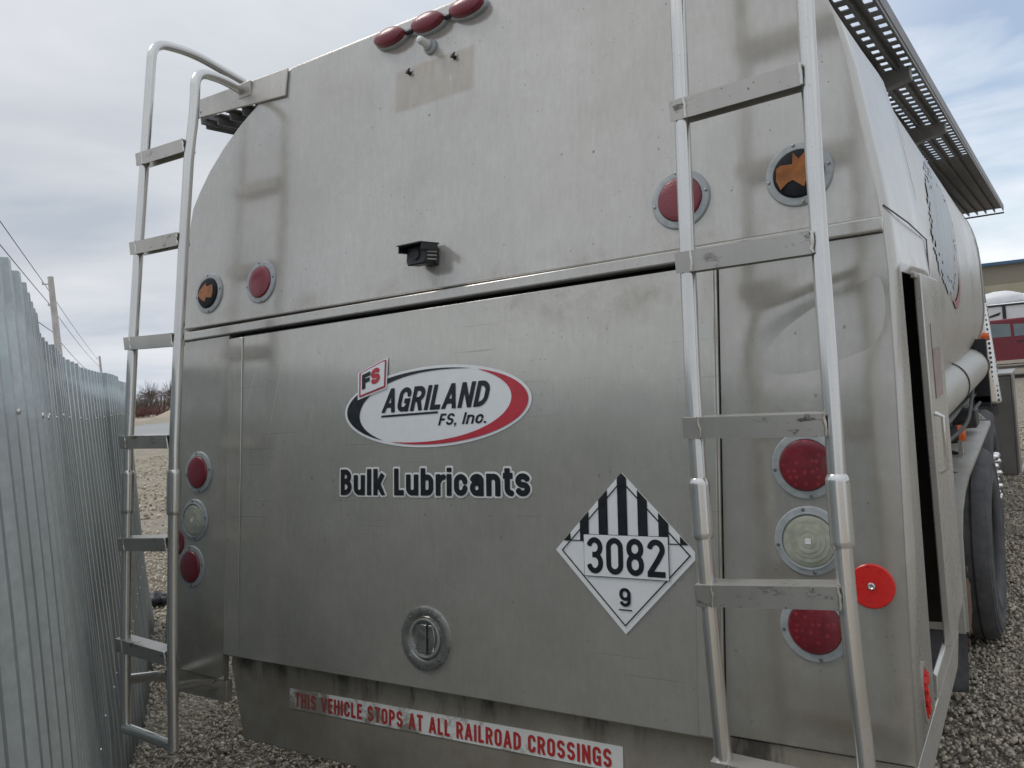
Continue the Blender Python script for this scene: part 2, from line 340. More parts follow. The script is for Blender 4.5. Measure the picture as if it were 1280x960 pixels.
# flat lettering: Blender's own font, made into a mesh and fitted to a box on a frame
def letter_strokes(ch, T, W):
    """centre lines of one condensed sans letter, cap height 1; returns strokes, solid quads, width"""
    h = T/2; X = .77; st = []; sol = []; w = W
    def arc(cx, cy, rx, ry, a0, a1, n=12): return [(cx+rx*math.cos(R(a0+(a1-a0)*k/n)), cy+ry*math.sin(R(a0+(a1-a0)*k/n))) for k in range(n+1)]
    def ring(x0, x1, y0, y1):
        rx = (x1-x0)/2; ry = min(rx*1.05, (y1-y0)/2); p = arc((x0+x1)/2, y1-ry, rx, ry, 0, 180)+arc((x0+x1)/2, y0+ry, rx, ry, 180, 360); st.append(p+[p[0]])
    def cee(top, open_hi, open_lo):
        rx = w/2-h; ry = min(rx*1.05, (top-2*h)/2); st.append([(w-h, open_hi)]+arc(w/2, top-h-ry, rx, ry, 0, 180)+arc(w/2, h+ry, rx, ry, 180, 360)+[(w-h, open_lo)])
    def ess(top):
        m = top/2; rx = w/2-h; r1 = (top-h-m)/2; r2 = (m-h)/2; st.append(arc(w/2, m+r1, rx, r1, 12, 270, 18)+arc(w/2, h+r2, rx, r2, 90, -168, 18)[1:])
    def bowl(y0, y1, x1):
        ry = (y1-y0)/2; rx = min(ry, (x1-h)*.75); st.append([(h, y1)]+arc(x1-rx, y1-min(ry, rx), rx, min(ry, rx), 90, 0)+arc(x1-rx, y0+min(ry, rx), rx, min(ry, rx), 0, -90)+[(h, y0)])
    stem = lambda x, y0=0., y1=1.: st.append([(x, y0), (x, y1)])
    bar = lambda y, x0, x1: st.append([(x0, y), (x1, y)])
    if ch == ' ': return [], [], .22
    if ch == 'A': w = W*1.1; st += [[(h*.8, -.03), (w/2, 1.06)], [(w-h*.8, -.03), (w/2, 1.06)]]; bar(.20+h, w*.2, w*.8)
    elif ch == 'B': stem(h); bowl(.53, 1-h, w-h*1.3); bowl(h, .53, w-h)
    elif ch == 'C': cee(1, .66, .34)
    elif ch == 'D': stem(h); bowl(h, 1-h, w-h)
    elif ch == 'E': w = W*.86; stem(h); bar(1-h, 0, w); bar(.52, 0, w*.93); bar(h, 0, w)
    elif ch == 'F': w = W*.82; stem(h); bar(1-h, 0, w); bar(.50, 0, w*.92)
    elif ch == 'G': cee(1, .68, .44); bar(.44, w*.52, w); stem(w-h, 0, .44)
    elif ch == 'H': stem(h); stem(w-h); bar(.52, 0, w)
    elif ch == 'I': w = T; stem(h)
    elif ch == 'L': w = W*.80; stem(h); bar(h, 0, w)
    elif ch == 'N': w = W*1.04; stem(h); stem(w-h); st.append([(h, 1.02), (w-h, -.02)])
    elif ch in 'O0': ring(h, w-h, h, 1-h)
    elif ch == 'P': stem(h); bowl(.44, 1-h, w-h)
    elif ch == 'R': stem(h); bowl(.46, 1-h, w-h); st.append([(w*.55, .46), (w-h*.9, -.02)])
    elif ch == 'S': ess(1)
    elif ch == 'T': w = W*.92; stem(w/2); bar(1-h, 0, w)
    elif ch == 'V': w = W*1.06; st += [[(h*.8, 1.03), (w/2, -.06)], [(w-h*.8, 1.03), (w/2, -.06)]]
    elif ch == '2':
        rx = w/2-h; ry = rx*1.05; p = arc(w/2, 1-h-ry, rx, ry, 172, -20); st.append(p+[(w*.62, .46), (h*1.1, T*.8)]); bar(h, 0, w)
    elif ch == '3':
        rx = w/2-h; r1 = (1-h-.52)/2; r2 = (.52-h)/2; st.append(arc(w/2, .52+r1, rx*.95, r1, 165, -90, 18)); st.append(arc(w/2, h+r2, rx, r2, 90, -165, 18)); bar(.52, w*.36, w*.55)
    elif ch == '8': ring(h*1.1, w-h*1.1, .52, 1-h); ring(h, w-h, h, .52)
    elif ch == '9': ring(h, w-h, .40, 1-h); rx = w/2-h; st.append([(w-h, .72)]+arc(w/2, h+rx*1.0, rx, rx, 0, -165))
    elif ch == 'u': rx = w/2-h; st.append([(h, X)]+arc(w/2, h+rx, rx, rx, 180, 360)); stem(w-h, 0, X)
    elif ch == 'l': w = T; stem(h)
    elif ch == 'k': w = W*.98; stem(h); st.append([(h, .22), (w-h*.9, X+.03)]); st.append([(w*.42, .45), (w-h*.7, -.03)])
    elif ch == 'b': stem(h); ring(h, w-h, h, X-h)
    elif ch == 'r': w = W*.66; stem(h, 0, X); st.append(arc(w+.02, X-h-.22, w-h, .22, 178, 92))
    elif ch == 'i': w = T; stem(h, 0, X); sol.append([(0, .855), (T, .855), (T, 1), (0, 1)])
    elif ch == 'c': cee(X, .55, .22)
    elif ch == 'a': rx = w/2-h; st.append(arc(w/2, X-h-rx*.8, rx, rx*.8, 172, 0)+[(w-h, 0)]); ring(h, w-h, h, .46)
    elif ch == 'n': rx = w/2-h; stem(h, 0, X); st.append(arc(w/2, X-h-rx, rx, rx, 180, 0)+[(w-h, 0)])
    elif ch == 't': w = W*.66; c = w*.44; st.append([(c, .95)]+arc(c+.16, h+.16, .16, .16, 180, 275)); bar(X-h*.8, 0, w)
    elif ch == 's': ess(X)
    elif ch == '.': w = T; sol.append([(0, 0), (T, 0), (T, T), (0, T)])
    elif ch == ',': w = T; sol.append([(0, 0), (T, 0), (T, T), (0, T)]); sol.append([(T*.45, 0), (T*.15, -.17), (T*.45, -.17), (T, 0)])
    return st, sol, w
def glyphs(body, T=.16, W=.5, gap=.1, shear=0.):
    vs, fs, x = [], [], 0.; h = T/2
    def addp(p, lo=0.): fs.append(tuple(range(len(vs), len(vs)+len(p)))); vs.extend((x+a, max(lo, min(1., c))) for a, c in p)
    for ch in body:
        st, sol, w = letter_strokes(ch, T, W)
        for p in st:
            for (a, b_), (c, d) in zip(p, p[1:]):
                l_ = math.hypot(c-a, d-b_)
                if l_ < 1e-6: continue
                nx, ny = -(d-b_)/l_*h, (c-a)/l_*h; addp([(a+nx, b_+ny), (a-nx, b_-ny), (c-nx, d-ny), (c+nx, d+ny)])
            for a, b_ in p[1:-1]: addp([(a+h*math.cos(2*math.pi*k/12), b_+h*math.sin(2*math.pi*k/12)) for k in range(12)])
        for p in sol: addp(p, -.2)
        x += w+gap
    return [(a+shear*c, c) for a, c in vs], fs
def fit(vs, x0, x1, z0, z1):
    ax = min(p[0] for p in vs); bx = max(p[0] for p in vs); ay = min(p[1] for p in vs); by = max(p[1] for p in vs)
    return [(x0+(p[0]-ax)/(bx-ax)*(x1-x0), z0+(p[1]-ay)/(by-ay)*(z1-z0)) for p in vs]
def thick_outline(q, fs, r, cell):
    # grow flat lettering evenly by r: signed distance on a fine grid, then cut along its r line
    q = np.array(q); x0, z0 = q.min(0)-r-3*cell; x1, z1 = q.max(0)+r+3*cell
    gx = np.arange(x0, x1, cell); gz = np.arange(z0, z1, cell); X, Z = np.meshgrid(gx, gz, indexing='ij'); ins = np.zeros(X.shape, bool)
    ec = {}
    for f in fs:
        for i in range(len(f)): e = tuple(sorted((f[i], f[(i+1) % len(f)]))); ec[e] = ec.get(e, 0)+1
        for k in range(1, len(f)-1):
            A_, B_, C_ = q[f[0]], q[f[k]], q[f[k+1]]; lo = np.minimum(np.minimum(A_, B_), C_); hi = np.maximum(np.maximum(A_, B_), C_)
            i0, i1 = np.searchsorted(gx, lo[0]), np.searchsorted(gx, hi[0], 'right'); j0, j1 = np.searchsorted(gz, lo[1]), np.searchsorted(gz, hi[1], 'right')
            if i1 <= i0 or j1 <= j0: continue
            xs, zs = X[i0:i1, j0:j1], Z[i0:i1, j0:j1]
            d = [(P[0]-xs)*(Q[1]-zs)-(P[1]-zs)*(Q[0]-xs) for P, Q in ((A_, B_), (B_, C_), (C_, A_))]
            ins[i0:i1, j0:j1] |= ((d[0] >= 0) & (d[1] >= 0) & (d[2] >= 0)) | ((d[0] <= 0) & (d[1] <= 0) & (d[2] <= 0))
    D = np.full(X.shape, 9.)
    for (i, j), c in ec.items():
        if c != 1: continue
        A_, B_ = q[i], q[j]; m_ = r+4*cell; lo = np.minimum(A_, B_)-m_; hi = np.maximum(A_, B_)+m_
        i0, i1 = np.searchsorted(gx, lo[0]), np.searchsorted(gx, hi[0]); j0, j1 = np.searchsorted(gz, lo[1]), np.searchsorted(gz, hi[1])
        xs, zs = X[i0:i1, j0:j1], Z[i0:i1, j0:j1]; ab = B_-A_; L2 = max(1e-12, ab@ab); t = np.clip(((xs-A_[0])*ab[0]+(zs-A_[1])*ab[1])/L2, 0, 1)
        D[i0:i1, j0:j1] = np.minimum(D[i0:i1, j0:j1], np.hypot(xs-A_[0]-t*ab[0], zs-A_[1]-t*ab[1]))
    F = r-np.where(ins, -D, D); vs, out, vid = [], [], {}
    def vert(key, p):
        if key not in vid: vid[key] = len(vs); vs.append(p)
        return vid[key]
    act = (F > 0); cells = np.argwhere(act[:-1, :-1] | act[1:, :-1] | act[:-1, 1:] | act[1:, 1:])
    for i, j in cells:
        cs = ((i, j), (i+1, j), (i+1, j+1), (i, j+1)); pg = []
        for k in range(4):
            a_, b_ = cs[k], cs[(k+1) % 4]; fa, fb = F[a_], F[b_]
            if fa > 0: pg.append(vert(a_, (gx[a_[0]], gz[a_[1]])))
            if (fa > 0) != (fb > 0):
                t = fa/(fa-fb); key = (a_, b_) if a_ < b_ else (b_, a_)
                pg.append(vert(key, (gx[a_[0]]+t*(gx[b_[0]]-gx[a_[0]]), gz[a_[1]]+t*(gz[b_[1]]-gz[a_[1]]))))
        if len(pg) > 2: out.append(tuple(pg))
    return vs, out
def lettering(name, body, box, fr, w, mat, parent, T=.16, W=.5, gap=.1, shear=0., skew=0., label=None, cell=.0012, extra=0., grow=.0004):
    vs, fs = glyphs(body, T, W, gap, shear); x0, x1, z0, z1 = box; g = grow
    q = fit(vs, x0+g, x1-g, z0+g, z1-g); q, fs = thick_outline(q, fs, grow+extra, cell)
    b = MB(); b.add([fr(x, z+skew*(x-box[0]), w) for x, z in q], fs)
    return b.build(name, mat, parent, smooth=0, label=label)
def poly(mb, pts, fr, w): return mb.add([fr(x, z, w) for x, z in pts], [tuple(range(len(pts)))])

# ------------------------------------------------------------------ ground
def ground_mat():
    m = Mat('gravel_ground')
    vo = m.n('ShaderNodeTexVoronoi'); vo.inputs['Scale'].default_value = 32; m.l(m.obj(), vo.inputs['Vector']); v2 = m.n('ShaderNodeTexVoronoi'); v2.inputs['Scale'].default_value = 85; m.l(m.obj(), v2.inputs['Vector'])
    sp = m.n('ShaderNodeSeparateColor'); m.l(vo.outputs['Color'], sp.inputs[0])
    c = m.ramp(sp.outputs[0], .1, (.28, .25, .20), .9, (.60, .55, .46)); c = m.mix(m.rng(vo.outputs['Distance'], .25, .55, 0, .6), c, (.12, .105, .085))
    big = m.noise(.22, 5, .6); dirt = m.ramp(m.noise(1.6, 8, .75), .3, (.28, .24, .185), .7, (.52, .46, .37))
    pos = m.n('ShaderNodeSeparateXYZ'); m.l(m.obj(), pos.inputs[0]); far = m.rng(m.math('ADD', pos.outputs[0], m.math('MULTIPLY', big, 5)), -9, -4, 1, 0)
    c = m.mix(m.math('MULTIPLY', far, m.rng(big, .35, .6, .55, .95)), c, dirt)
    m.set(col=c, rough=.92, spec=.25); m.bump(m.math('ADD', m.math('MULTIPLY', vo.outputs['Distance'], -1.), m.math('MULTIPLY', v2.outputs['Distance'], -.4)), .9, .03); return m.m
M['ground'] = ground_mat()
def ground():
    ax = np.unique(np.concatenate([np.linspace(-9, 9, 61), np.linspace(-60, 60, 41), np.array([-900, -400, -200, -120, 120, 200, 400, 900.])]))
    n = len(ax); vs = []; 
    for x in ax:
        for y in ax:
            z = .012*math.sin(x*2.1+1)*math.sin(y*1.7) + .008*math.sin(x*5+y*3)
            z = z if max(abs(x), abs(y)) < 60 else 0
            vs.append((x, y, z-.012))
    fs = [(i*n+j, (i+1)*n+j, (i+1)*n+j+1, i*n+j+1) for i in range(n-1) for j in range(n-1)]
    b = MB(); b.add(vs, fs); return struct(b.build('ground', 'ground', smooth=60))
ground()

def stones():
    # crushed stone round the rear of the truck, one mesh of small angular pieces
    ico = np.array([(x, y, z) for z in (-1, 1) for x, y in ((-1, -1), (1, -1), (1, 1), (-1, 1))])*.62; NV = 8
    tri = np.array([(0, 2, 1), (0, 3, 2), (4, 5, 6), (4, 6, 7), (0, 1, 5), (0, 5, 4), (1, 2, 6), (1, 6, 5), (2, 3, 7), (2, 7, 6), (3, 0, 4), (3, 4, 7)])
    def region(n, x0, x1, y0, y1, s0, s1):
        return np.column_stack([rng.uniform(x0, x1, n), rng.uniform(y0, y1, n), s0+(s1-s0)*rng.random(n)**2.2])
    L = np.concatenate([region(30000, -3.6, -.6, -.9, 2.0, .005, .017), region(16000, -8, -3.0, .3, 4.5, .008, .020), region(500, -4.5, -.6, -.9, 2.4, .015, .030), region(9000, -22, -7.5, 3.2, 14, .012, .045),
                        region(20000, .8, 2.5, 1.2, 5.5, .005, .018), region(9000, .3, 3.2, 5.5, 14, .009, .022)])
    n = len(L); sc = rng.uniform(.55, 1.25, (n, 1, 3))*L[:, 2][:, None, None]; sc[:, :, 2] *= .75
    q = rng.normal(size=(n, 4)); q /= np.linalg.norm(q, axis=1)[:, None]; a, b, c, d = q.T
    rot = np.array([[1-2*(c*c+d*d), 2*(b*c-a*d), 2*(b*d+a*c)], [2*(b*c+a*d), 1-2*(b*b+d*d), 2*(c*d-a*b)], [2*(b*d-a*c), 2*(c*d+a*b), 1-2*(b*b+c*c)]]).transpose(2, 0, 1)
    base = ico[None]*sc*(1+rng.normal(0, .22, (n, NV, 3)))
    vs = np.einsum('nij,nkj->nki', rot, base); vs[:, :, 0] += L[:, 0:1]; vs[:, :, 1] += L[:, 1:2]; vs[:, :, 2] += L[:, 2:3]*.25
    fs = (tri[None]+np.arange(n)[:, None, None]*NV).reshape(-1, 3); vs = vs.reshape(-1, 3)
    me = bpy.data.meshes.new('gravel'); me.vertices.add(len(vs)); me.vertices.foreach_set('co', vs.ravel()); me.loops.add(fs.size); me.loops.foreach_set('vertex_index', fs.ravel())
    me.polygons.add(len(fs)); me.polygons.foreach_set('loop_start', np.arange(0, fs.size, 3)); me.update(calc_edges=True); me.validate()
    m = Mat('crushed_stone'); g = m.n('ShaderNodeNewGeometry'); isl = g.outputs['Random Per Island']
    c = m.ramp(isl, .0, (.31, .27, .21), 1., (.68, .605, .48)); c = m.mix(m.rng(m.noise(90, 4), .3, .7, 0, .35), c, (.28, .25, .20)); m.set(col=c, rough=.9, spec=.25)
    me.materials.append(m.m); o = bpy.data.objects.new('gravel', me); COL.objects.link(o); return struct(o, 'stuff')
stones()

# road strip and heaps of earth far to the left
M['road'] = simple('pale_road', (.30, .31, .31), .8, 0, .12, .3)
M['earth'] = simple('bare_earth', (.40, .33, .25), .95, 0, .25, .4, .3)
def road():
    d = V((-.843, .538, 0)); s = V((.538, .843, 0)); b = MB()
    p = [V((CAMP.x, CAMP.y, 0))+d*q+s*t for q, t in ((40, -60), (66, -80), (66, 60), (40, 40))]; b.add([v+V((0, 0, .012)) for v in p], [(0, 1, 2, 3)]); struct(b.build('road', 'road'))
road()
def mound(name, c, rx, ry, h, seedv, mat='earth', n=26):
    rnd = random.Random(seedv); b = MB(); vs = []; ph = [rnd.uniform(0, 6) for _ in range(6)]
    for i in range(n+1):
        for j in range(n+1):
            x = -1+2*i/n; y = -1+2*j/n; d = math.hypot(x, y); f = max(0, math.cos(min(d, 1)*math.pi/2))**1.2
            z = h*f*(1+.22*math.sin(4*x+ph[0])*math.sin(5*y+ph[1])+.12*math.sin(11*x+ph[2])*math.sin(9*y+ph[3]))-.03
            vs.append((c[0]+x*rx, c[1]+y*ry, c[2]+z))
    fs = [(i*(n+1)+j, (i+1)*(n+1)+j, (i+1)*(n+1)+j+1, i*(n+1)+j+1) for i in range(n) for j in range(n)]
    b.add(vs, fs); return struct(b.build(name, mat, smooth=70))
def dirpos(px_ang, dist):   # a place on the ground: bearing (degrees left of +y) and distance from where the photographer stood
    a = R(px_ang); return V((CAMP.x-math.sin(a)*dist, CAMP.y+math.cos(a)*dist, 0))
mound('earth_mound', dirpos(54.3, 92), 3.6, 5, 1.05, 3)
mound('earth_mound', dirpos(62, 90), 12, 5, .8, 5)
mound('added_hill', (-40, -42, 0), 60, 26, 8.5, 9)      # added, out of view: a dark mass for the rear panels to reflect
mound('added_hill', (40, -40, 0), 60, 24, 8.0, 11)  # second unseen mass added for the same reflection

# ------------------------------------------------------------------ the tank truck
truck = thing('tank_truck', 'aluminium bulk lubricant tank truck seen from its rear, ladders at both sides', 'truck')
outR = [(1.256, .875), (1.258, 1.27), (1.260, 1.63), (1.259, 1.87), (1.2575, 1.895), (1.253, 1.98), (1.239, 2.09), (1.22, 2.22), (1.201, 2.353), (1.178, 2.46), (1.14, 2.55), (1.08, 2.62), (1.0, 2.69), (.907, 2.75), (.78, 2.81), (.69, 2.848), (.637, 2.861)]
outL = [(-.637, 2.861), (-.69, 2.846), (-.78, 2.791), (-.907, 2.715), (-.994, 2.653), (-1.072, 2.578), (-1.123, 2.511), (-1.16, 2.451), (-1.18, 2.337), (-1.18, 2.153), (-1.170, 1.995), (-1.189, 1.56), (-1.222, 1.184), (-1.241, .79)]
# cabinet shell wrapped round the rear: sides and roof, open at the rear where the panels close it
def tank_sec(y):
    t = max(0, min(1, (y-.7)/4.3)); return 1.205+(1.082-1.205)*t, 1.93, 2.83-.06*t, 1.22+.08*t
def tank_pt(y, q, off=0.):
    a, cz, top, bot = tank_sec(y); c, s_ = math.cos(q), math.sin(q); e = 2/(3.5 if s_ > 0 else 3.0)
    x = a*abs(c)**e*(1 if c >= 0 else -1); h = (top-cz) if s_ >= 0 else (cz-bot)
    z = cz+h*abs(s_)**e*(1 if s_ >= 0 else -1); d = V((c, 0, s_)).normalized()
    return V((x, y, z))+d*off
b = MB(); N_ = len(outR)+len(outL); prof = outR+outL
ys = [0.0, .17, .375, .65, .76]
def shell(i, k):
    x, z = prof[i]; y0 = face_y(z)+.002; t = k/(len(ys)-1); y = y0 if k == 0 else ys[k]+face_y(z)*.35*(1-t)
    return V((x*(1-.010*t)-.001*(1 if x > 0 else -1), y, z-.0 - (.02*t if z > 2.5 else 0)))
vs = [shell(i, k) for k in range(len(ys)) for i in range(N_)]; fs = []
for k in range(len(ys)-1):
    for i in range(N_-1):
        if i in (0, 1, 2) and k == 1: continue            # opening behind the side flap
        if i in (0, 1, 2) and k == 2: continue            # the flap closes here
        fs.append((k*N_+i, k*N_+i+1, (k+1)*N_+i+1, (k+1)*N_+i))
b.add(vs, fs)
# inner bulkhead that closes the front of the cabinet
bk = [(x*.985, z-(.02 if z > 2.5 else 0)) for x, z in prof]; nb = len(bk)
def on_barrel(x, z, y):
    a_, cz, top, bot = tank_sec(y); h_, n_ = (top-cz, 3.5) if z >= cz else (cz-bot, 3.0); l_ = (abs(x/a_)**n_+abs((z-cz)/h_)**n_)**(-1/n_)
    return V((x*l_, y, cz+(z-cz)*l_))
k = len(ys)-1; ring = [shell(i, k) for i in range(N_)]; keep = [i for i in range(N_) if prof[i][1] > 1.6]; o_ = len(b.v)
b.v += [tuple(ring[i]) for i in keep]+[tuple(on_barrel(ring[i].x, ring[i].z, .93)*1.003) for i in keep]; nk = len(keep)
b.f += [(o_+i, o_+i+1, o_+nk+i+1, o_+nk+i) for i in range(nk-1)]
b.build('cabinet', 'side', truck, smooth=28, solid=.006)
b = MB(); b.add([(x, .742, z) for x, z in bk]+[(x, .752, z) for x, z in bk], [tuple(range(nb)), tuple(range(2*nb-1, nb-1, -1))]); b.build('bulkhead', 'dark', truck)
b = MB(); b.tube([(1.2535, .03, 2.008), (1.2555, .35, 1.998), (1.2475, .74, 1.984)], .0019, 6); b.build('seam', 'black', truck)
b = MB(); b.tube([(1.247, .735, 1.984), (1.247, .735, 1.88)], .0022, 6); b.build('seam', 'screw', truck)
# side sill under the opening and the strip above it
b = MB(); b.hexa([(1.240, -.16, .765), (1.2555, -.16, .765), (1.248, .62, .790), (1.233, .62, .790), (1.2425, -.148, .8725), (1.2575, -.148, .8725), (1.2535, .655, .8845), (1.2385, .655, .8845)])
b.hexa([(1.2425, .168, .879), (1.2575, .168, .879), (1.2535, .655, .8855), (1.2385, .655, .8855), (1.248, .168, .940), (1.2595, .168, .936), (1.2535, .655, .943), (1.245, .655, .950)]); b.build('side_sill', 'side', truck, bevel=.003)
# upper rear panel
b = MB(); b.prism([p for p in prof if p[1] > 1.975], FB, -.03, 0); up = b.build('upper_panel', 'upper', truck, bevel=.004)
b = MB(); b.prism([(-1.170, 1.948), (1.2545, 1.948), (1.2545, 1.979), (-1.170, 1.979)], FA, -.02, .016); b.build('ledge', 'upper', up, bevel=.004)
# corner panels and the door between them
def corner_panel(pts, label):
    b = MB(); b.prism(pts, FA, -.02, 0); zs = sorted(p[1] for p in pts); n_i, n_j = 28, 64; lo_, hi_ = zs[0], zs[-1]; base = len(b.v)
    def span(z):                                    # left and right limits of the outline at height z
        xs = []
        for (xa, za), (xb, zb) in zip(pts, pts[1:]+pts[:1]):
            if abs(zb-za) > 1e-6 and min(za, zb)-1e-6 <= z <= max(za, zb)+1e-6: xs.append(xa+(xb-xa)*(z-za)/(zb-za))
        return min(xs), max(xs)
    z_lo = max(p[1] for p in pts if p[1] < 1.0)+.002
    for j in range(n_j+1):
        z = z_lo+(hi_-.001-z_lo)*j/n_j; xl, xr = span(z)
        for i in range(n_i+1):
            x = xl+.002+(xr-xl-.004)*i/n_i; e = min(1, 8*min(i, n_i-i)/n_i, 8*min(j, n_j-j)/n_j); w = .0012
            if x > 0:                               # knocked-in top corner: a crease running down to the left, a hollow under it
                d = (z-1.905)-(x-1.25)*.42; w += e*(.0055*math.exp(-(d/.035)**2)*max(0, min(1, (x-.93)/.15))-.006*math.exp(-((d+.10)/.075)**2)*max(0, min(1, (x-.90)/.2)))
                d2 = math.hypot(x-.985, (z-1.70)*.8); w += e*.0015*math.exp(-(d2/.11)**2)
            w += e*.0012*math.sin(x*9+z*4)*math.sin(z*6.5+1)
            b.v.append(tuple(FA(x, z, w)))
    b.f += [(base+j*(n_i+1)+i, base+j*(n_i+1)+i+1, base+(j+1)*(n_i+1)+i+1, base+(j+1)*(n_i+1)+i) for j in range(n_j) for i in range(n_i)]
    return b.build('corner_panel', 'corner', truck, label=label)
cpR = corner_panel([(.868, .872), (1.2565, .872), (1.2585, 1.27), (1.2605, 1.63), (1.2595, 1.87), (1.255, 1.946), (.8935, 1.946)], 'right corner panel carrying three round lamps and a red reflector')
cpL = corner_panel([(-1.2415, .786), (-.899, .772), (-.899, 1.946), (-1.169, 1.946), (-1.1895, 1.56), (-1.2225, 1.184)], 'left corner panel carrying three round lamps')
b = MB(); b.prism([(-1.235, .70), (-.892, .70), (-.892, .769), (-1.235, .783)], FA, -.03, -.006); b.build('corner_bracket', 'low', truck, bevel=.002)
b = MB(); b.prism([(.86, .74), (1.245, .74), (1.25, .868), (.872, .868)], FA, -.03, -.006); b.build('corner_bracket', 'low', truck, bevel=.002)
b = MB(); b.prism([(-.893, .857), (.8645, .860), (.8897, 1.934), (-.893, 1.934)], FA, -.006, .008)
door = b.build('rear_door', 'door', truck, bevel=.003)
b = MB(); b.prism([(.805, .864), (.859, .864), (.884, 1.93), (.825, 1.93)], FA, .0082, .013); b.build('door_hem', 'door', door, bevel=.002)
b = MB(); b.prism([(-.89, .861), (-.815, .861), (-.815, 1.93), (-.89, 1.93)], FA, .0082, .0125); b.build('door_hem', 'door', door, bevel=.002)
b = MB(); b.prism([(-.9, .83), (.9, .83), (.9, 1.96), (-.9, 1.96)], FA, -.06, -.05); b.build('door_jamb', 'black', truck)
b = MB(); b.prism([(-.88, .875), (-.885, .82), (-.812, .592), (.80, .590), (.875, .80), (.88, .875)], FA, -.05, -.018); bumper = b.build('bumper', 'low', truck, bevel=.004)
b = MB(); b.prism([(-.80, .594), (.79, .592), (.79, .60), (-.80, .602)], FA, -.35, -.052); b.build('bumper_return', 'low', truck)

# flush ring handle in the door
hd = MB(); c = FA(.001, .999, 0); hd.lathe(c, FA.n, [(.089, .006), (.089, .0125), (.083, .0155), (.066, .0155), (.060, .012), (.0575, .0095), (0, .0095)], 48)
h = hd.build('handle', 'handlemetal', door)
b = MB(); b.lathe(c, FA.n, [(.0565, .010), (.056, .0155), (.052, .0172), (.0475, .0155), (.047, .010)], 44); b.build('handle_ring', 'rail', door)
b = MB(); b.prism([(-.030, .962), (.030, .962), (.037, .999), (.030, 1.036), (-.030, 1.036), (-.037, .999)], FA, .010, .0135); b.build('handle_grip', 'handlemetal', door, bevel=.003)
b = MB(); b.prism([(.008, .958), (.0135, .958), (.0135, 1.040), (.008, 1.040)], FA, .0138, .0155); b.build('handle_slot', 'black', door)
for q in (45, 135, 225, 315):
    b = MB(); b.lathe(FA(.001+.075*math.cos(R(q)), .999+.075*math.sin(R(q)), .0155), FA.n, [(.004, 0), (.003, .0015), (0, .002)], 10); b.build('handle_screw', 'screw', door)

# ---- decals on the door
DW = .0095
lg = holder('logo_sticker', truck)
EC, EA, EB, SH = (.026, 1.647), .345, .116, .10
def ell(a, bb, n=72, c=EC): return [(c[0]+a*math.cos(t)+SH*bb*math.sin(t), c[1]+bb*math.sin(t)) for t in [2*math.pi*k/n for k in range(n)]]
b = MB(); poly(b, ell(EA, EB), FA, DW); b.build('backing', 'white', lg, smooth=0)
def crescent(t0, t1, thick, th2, mat, name, n=40):
    b = MB(); o_, i_ = [], []
    for k in range(n+1):
        u = k/n; t = t0+(t1-t0)*u; w = math.sin(math.pi*u)**.8
        a, c_ = EA-.010, EB-.008; ai, ci = a-thick*w, c_-th2*w
        o_.append(FA(EC[0]+a*math.cos(t)+SH*c_*math.sin(t), EC[1]+c_*math.sin(t), DW+.0012)); i_.append(FA(EC[0]+ai*math.cos(t)+SH*ci*math.sin(t), EC[1]+ci*math.sin(t), DW+.0012))
    b.add(o_+i_, [(k, k+1, n+2+k, n+1+k) for k in range(n)]); b.build(name, mat, lg, smooth=0)
crescent(R(66), R(238), .062, .011, 'ink', 'black_crescent'); crescent(R(-116), R(62), .062, .016, 'redink', 'red_crescent')
lettering('lettering', 'AGRILAND', (-.166, .236, 1.637, 1.708), FA, DW+.0012, 'ink', lg, T=.185, W=.60, gap=.10, shear=.26, cell=.001)
lettering('lettering', 'FS, Inc.', (.052, .222, 1.586, 1.624), FA, DW+.0012, 'ink', lg, T=.15, W=.56, gap=.13, shear=.24, cell=.0009)
b = MB(); poly(b, [(-.168, 1.6235), (.052, 1.626), (.052, 1.632), (-.165, 1.6295)], FA, DW+.0012); b.build('underline', 'ink', lg, smooth=0)
fsb = holder('crest_sticker', truck)
D4 = [(-.263, 1.681), (-.143, 1.709), (-.138, 1.80), (-.150, 1.799), (-.262, 1.764)]
def shrink(P, k): cx = sum(p[0] for p in P)/len(P); cz = sum(p[1] for p in P)/len(P); return [(cx+(x-cx)*k, cz+(z-cz)*k) for x, z in P]
for k, mt_, nm, w in ((1, 'white', 'backing', 0), (.90, 'redink', 'red_border', .0012), (.80, 'white', 'field', .0022)):
    b = MB(); poly(b, shrink(D4, k), FA, DW+.0024+w); b.build(nm, mt_, fsb, smooth=0)
lettering('letter', 'F', (-.242, -.207, 1.711, 1.756), FA, DW+.0058, 'ink', fsb, T=.26, W=.8, skew=.27, cell=.0009)
lettering('letter', 'S', (-.205, -.168, 1.7215, 1.768), FA, DW+.0058, 'redink', fsb, T=.26, W=.8, skew=.27, cell=.0009)
bl = holder('lettering_sticker', truck)
for mt_, nm, w, ex in (('whiteold', 'white_outline', 0, .0056), ('ink', 'lettering', .0014, 0.)):
    lettering(nm, 'Bulk Lubricants', (-.336, .362, 1.394, 1.472), FA, DW+w, mt_, bl, T=.195, W=.535, gap=.105, extra=ex)
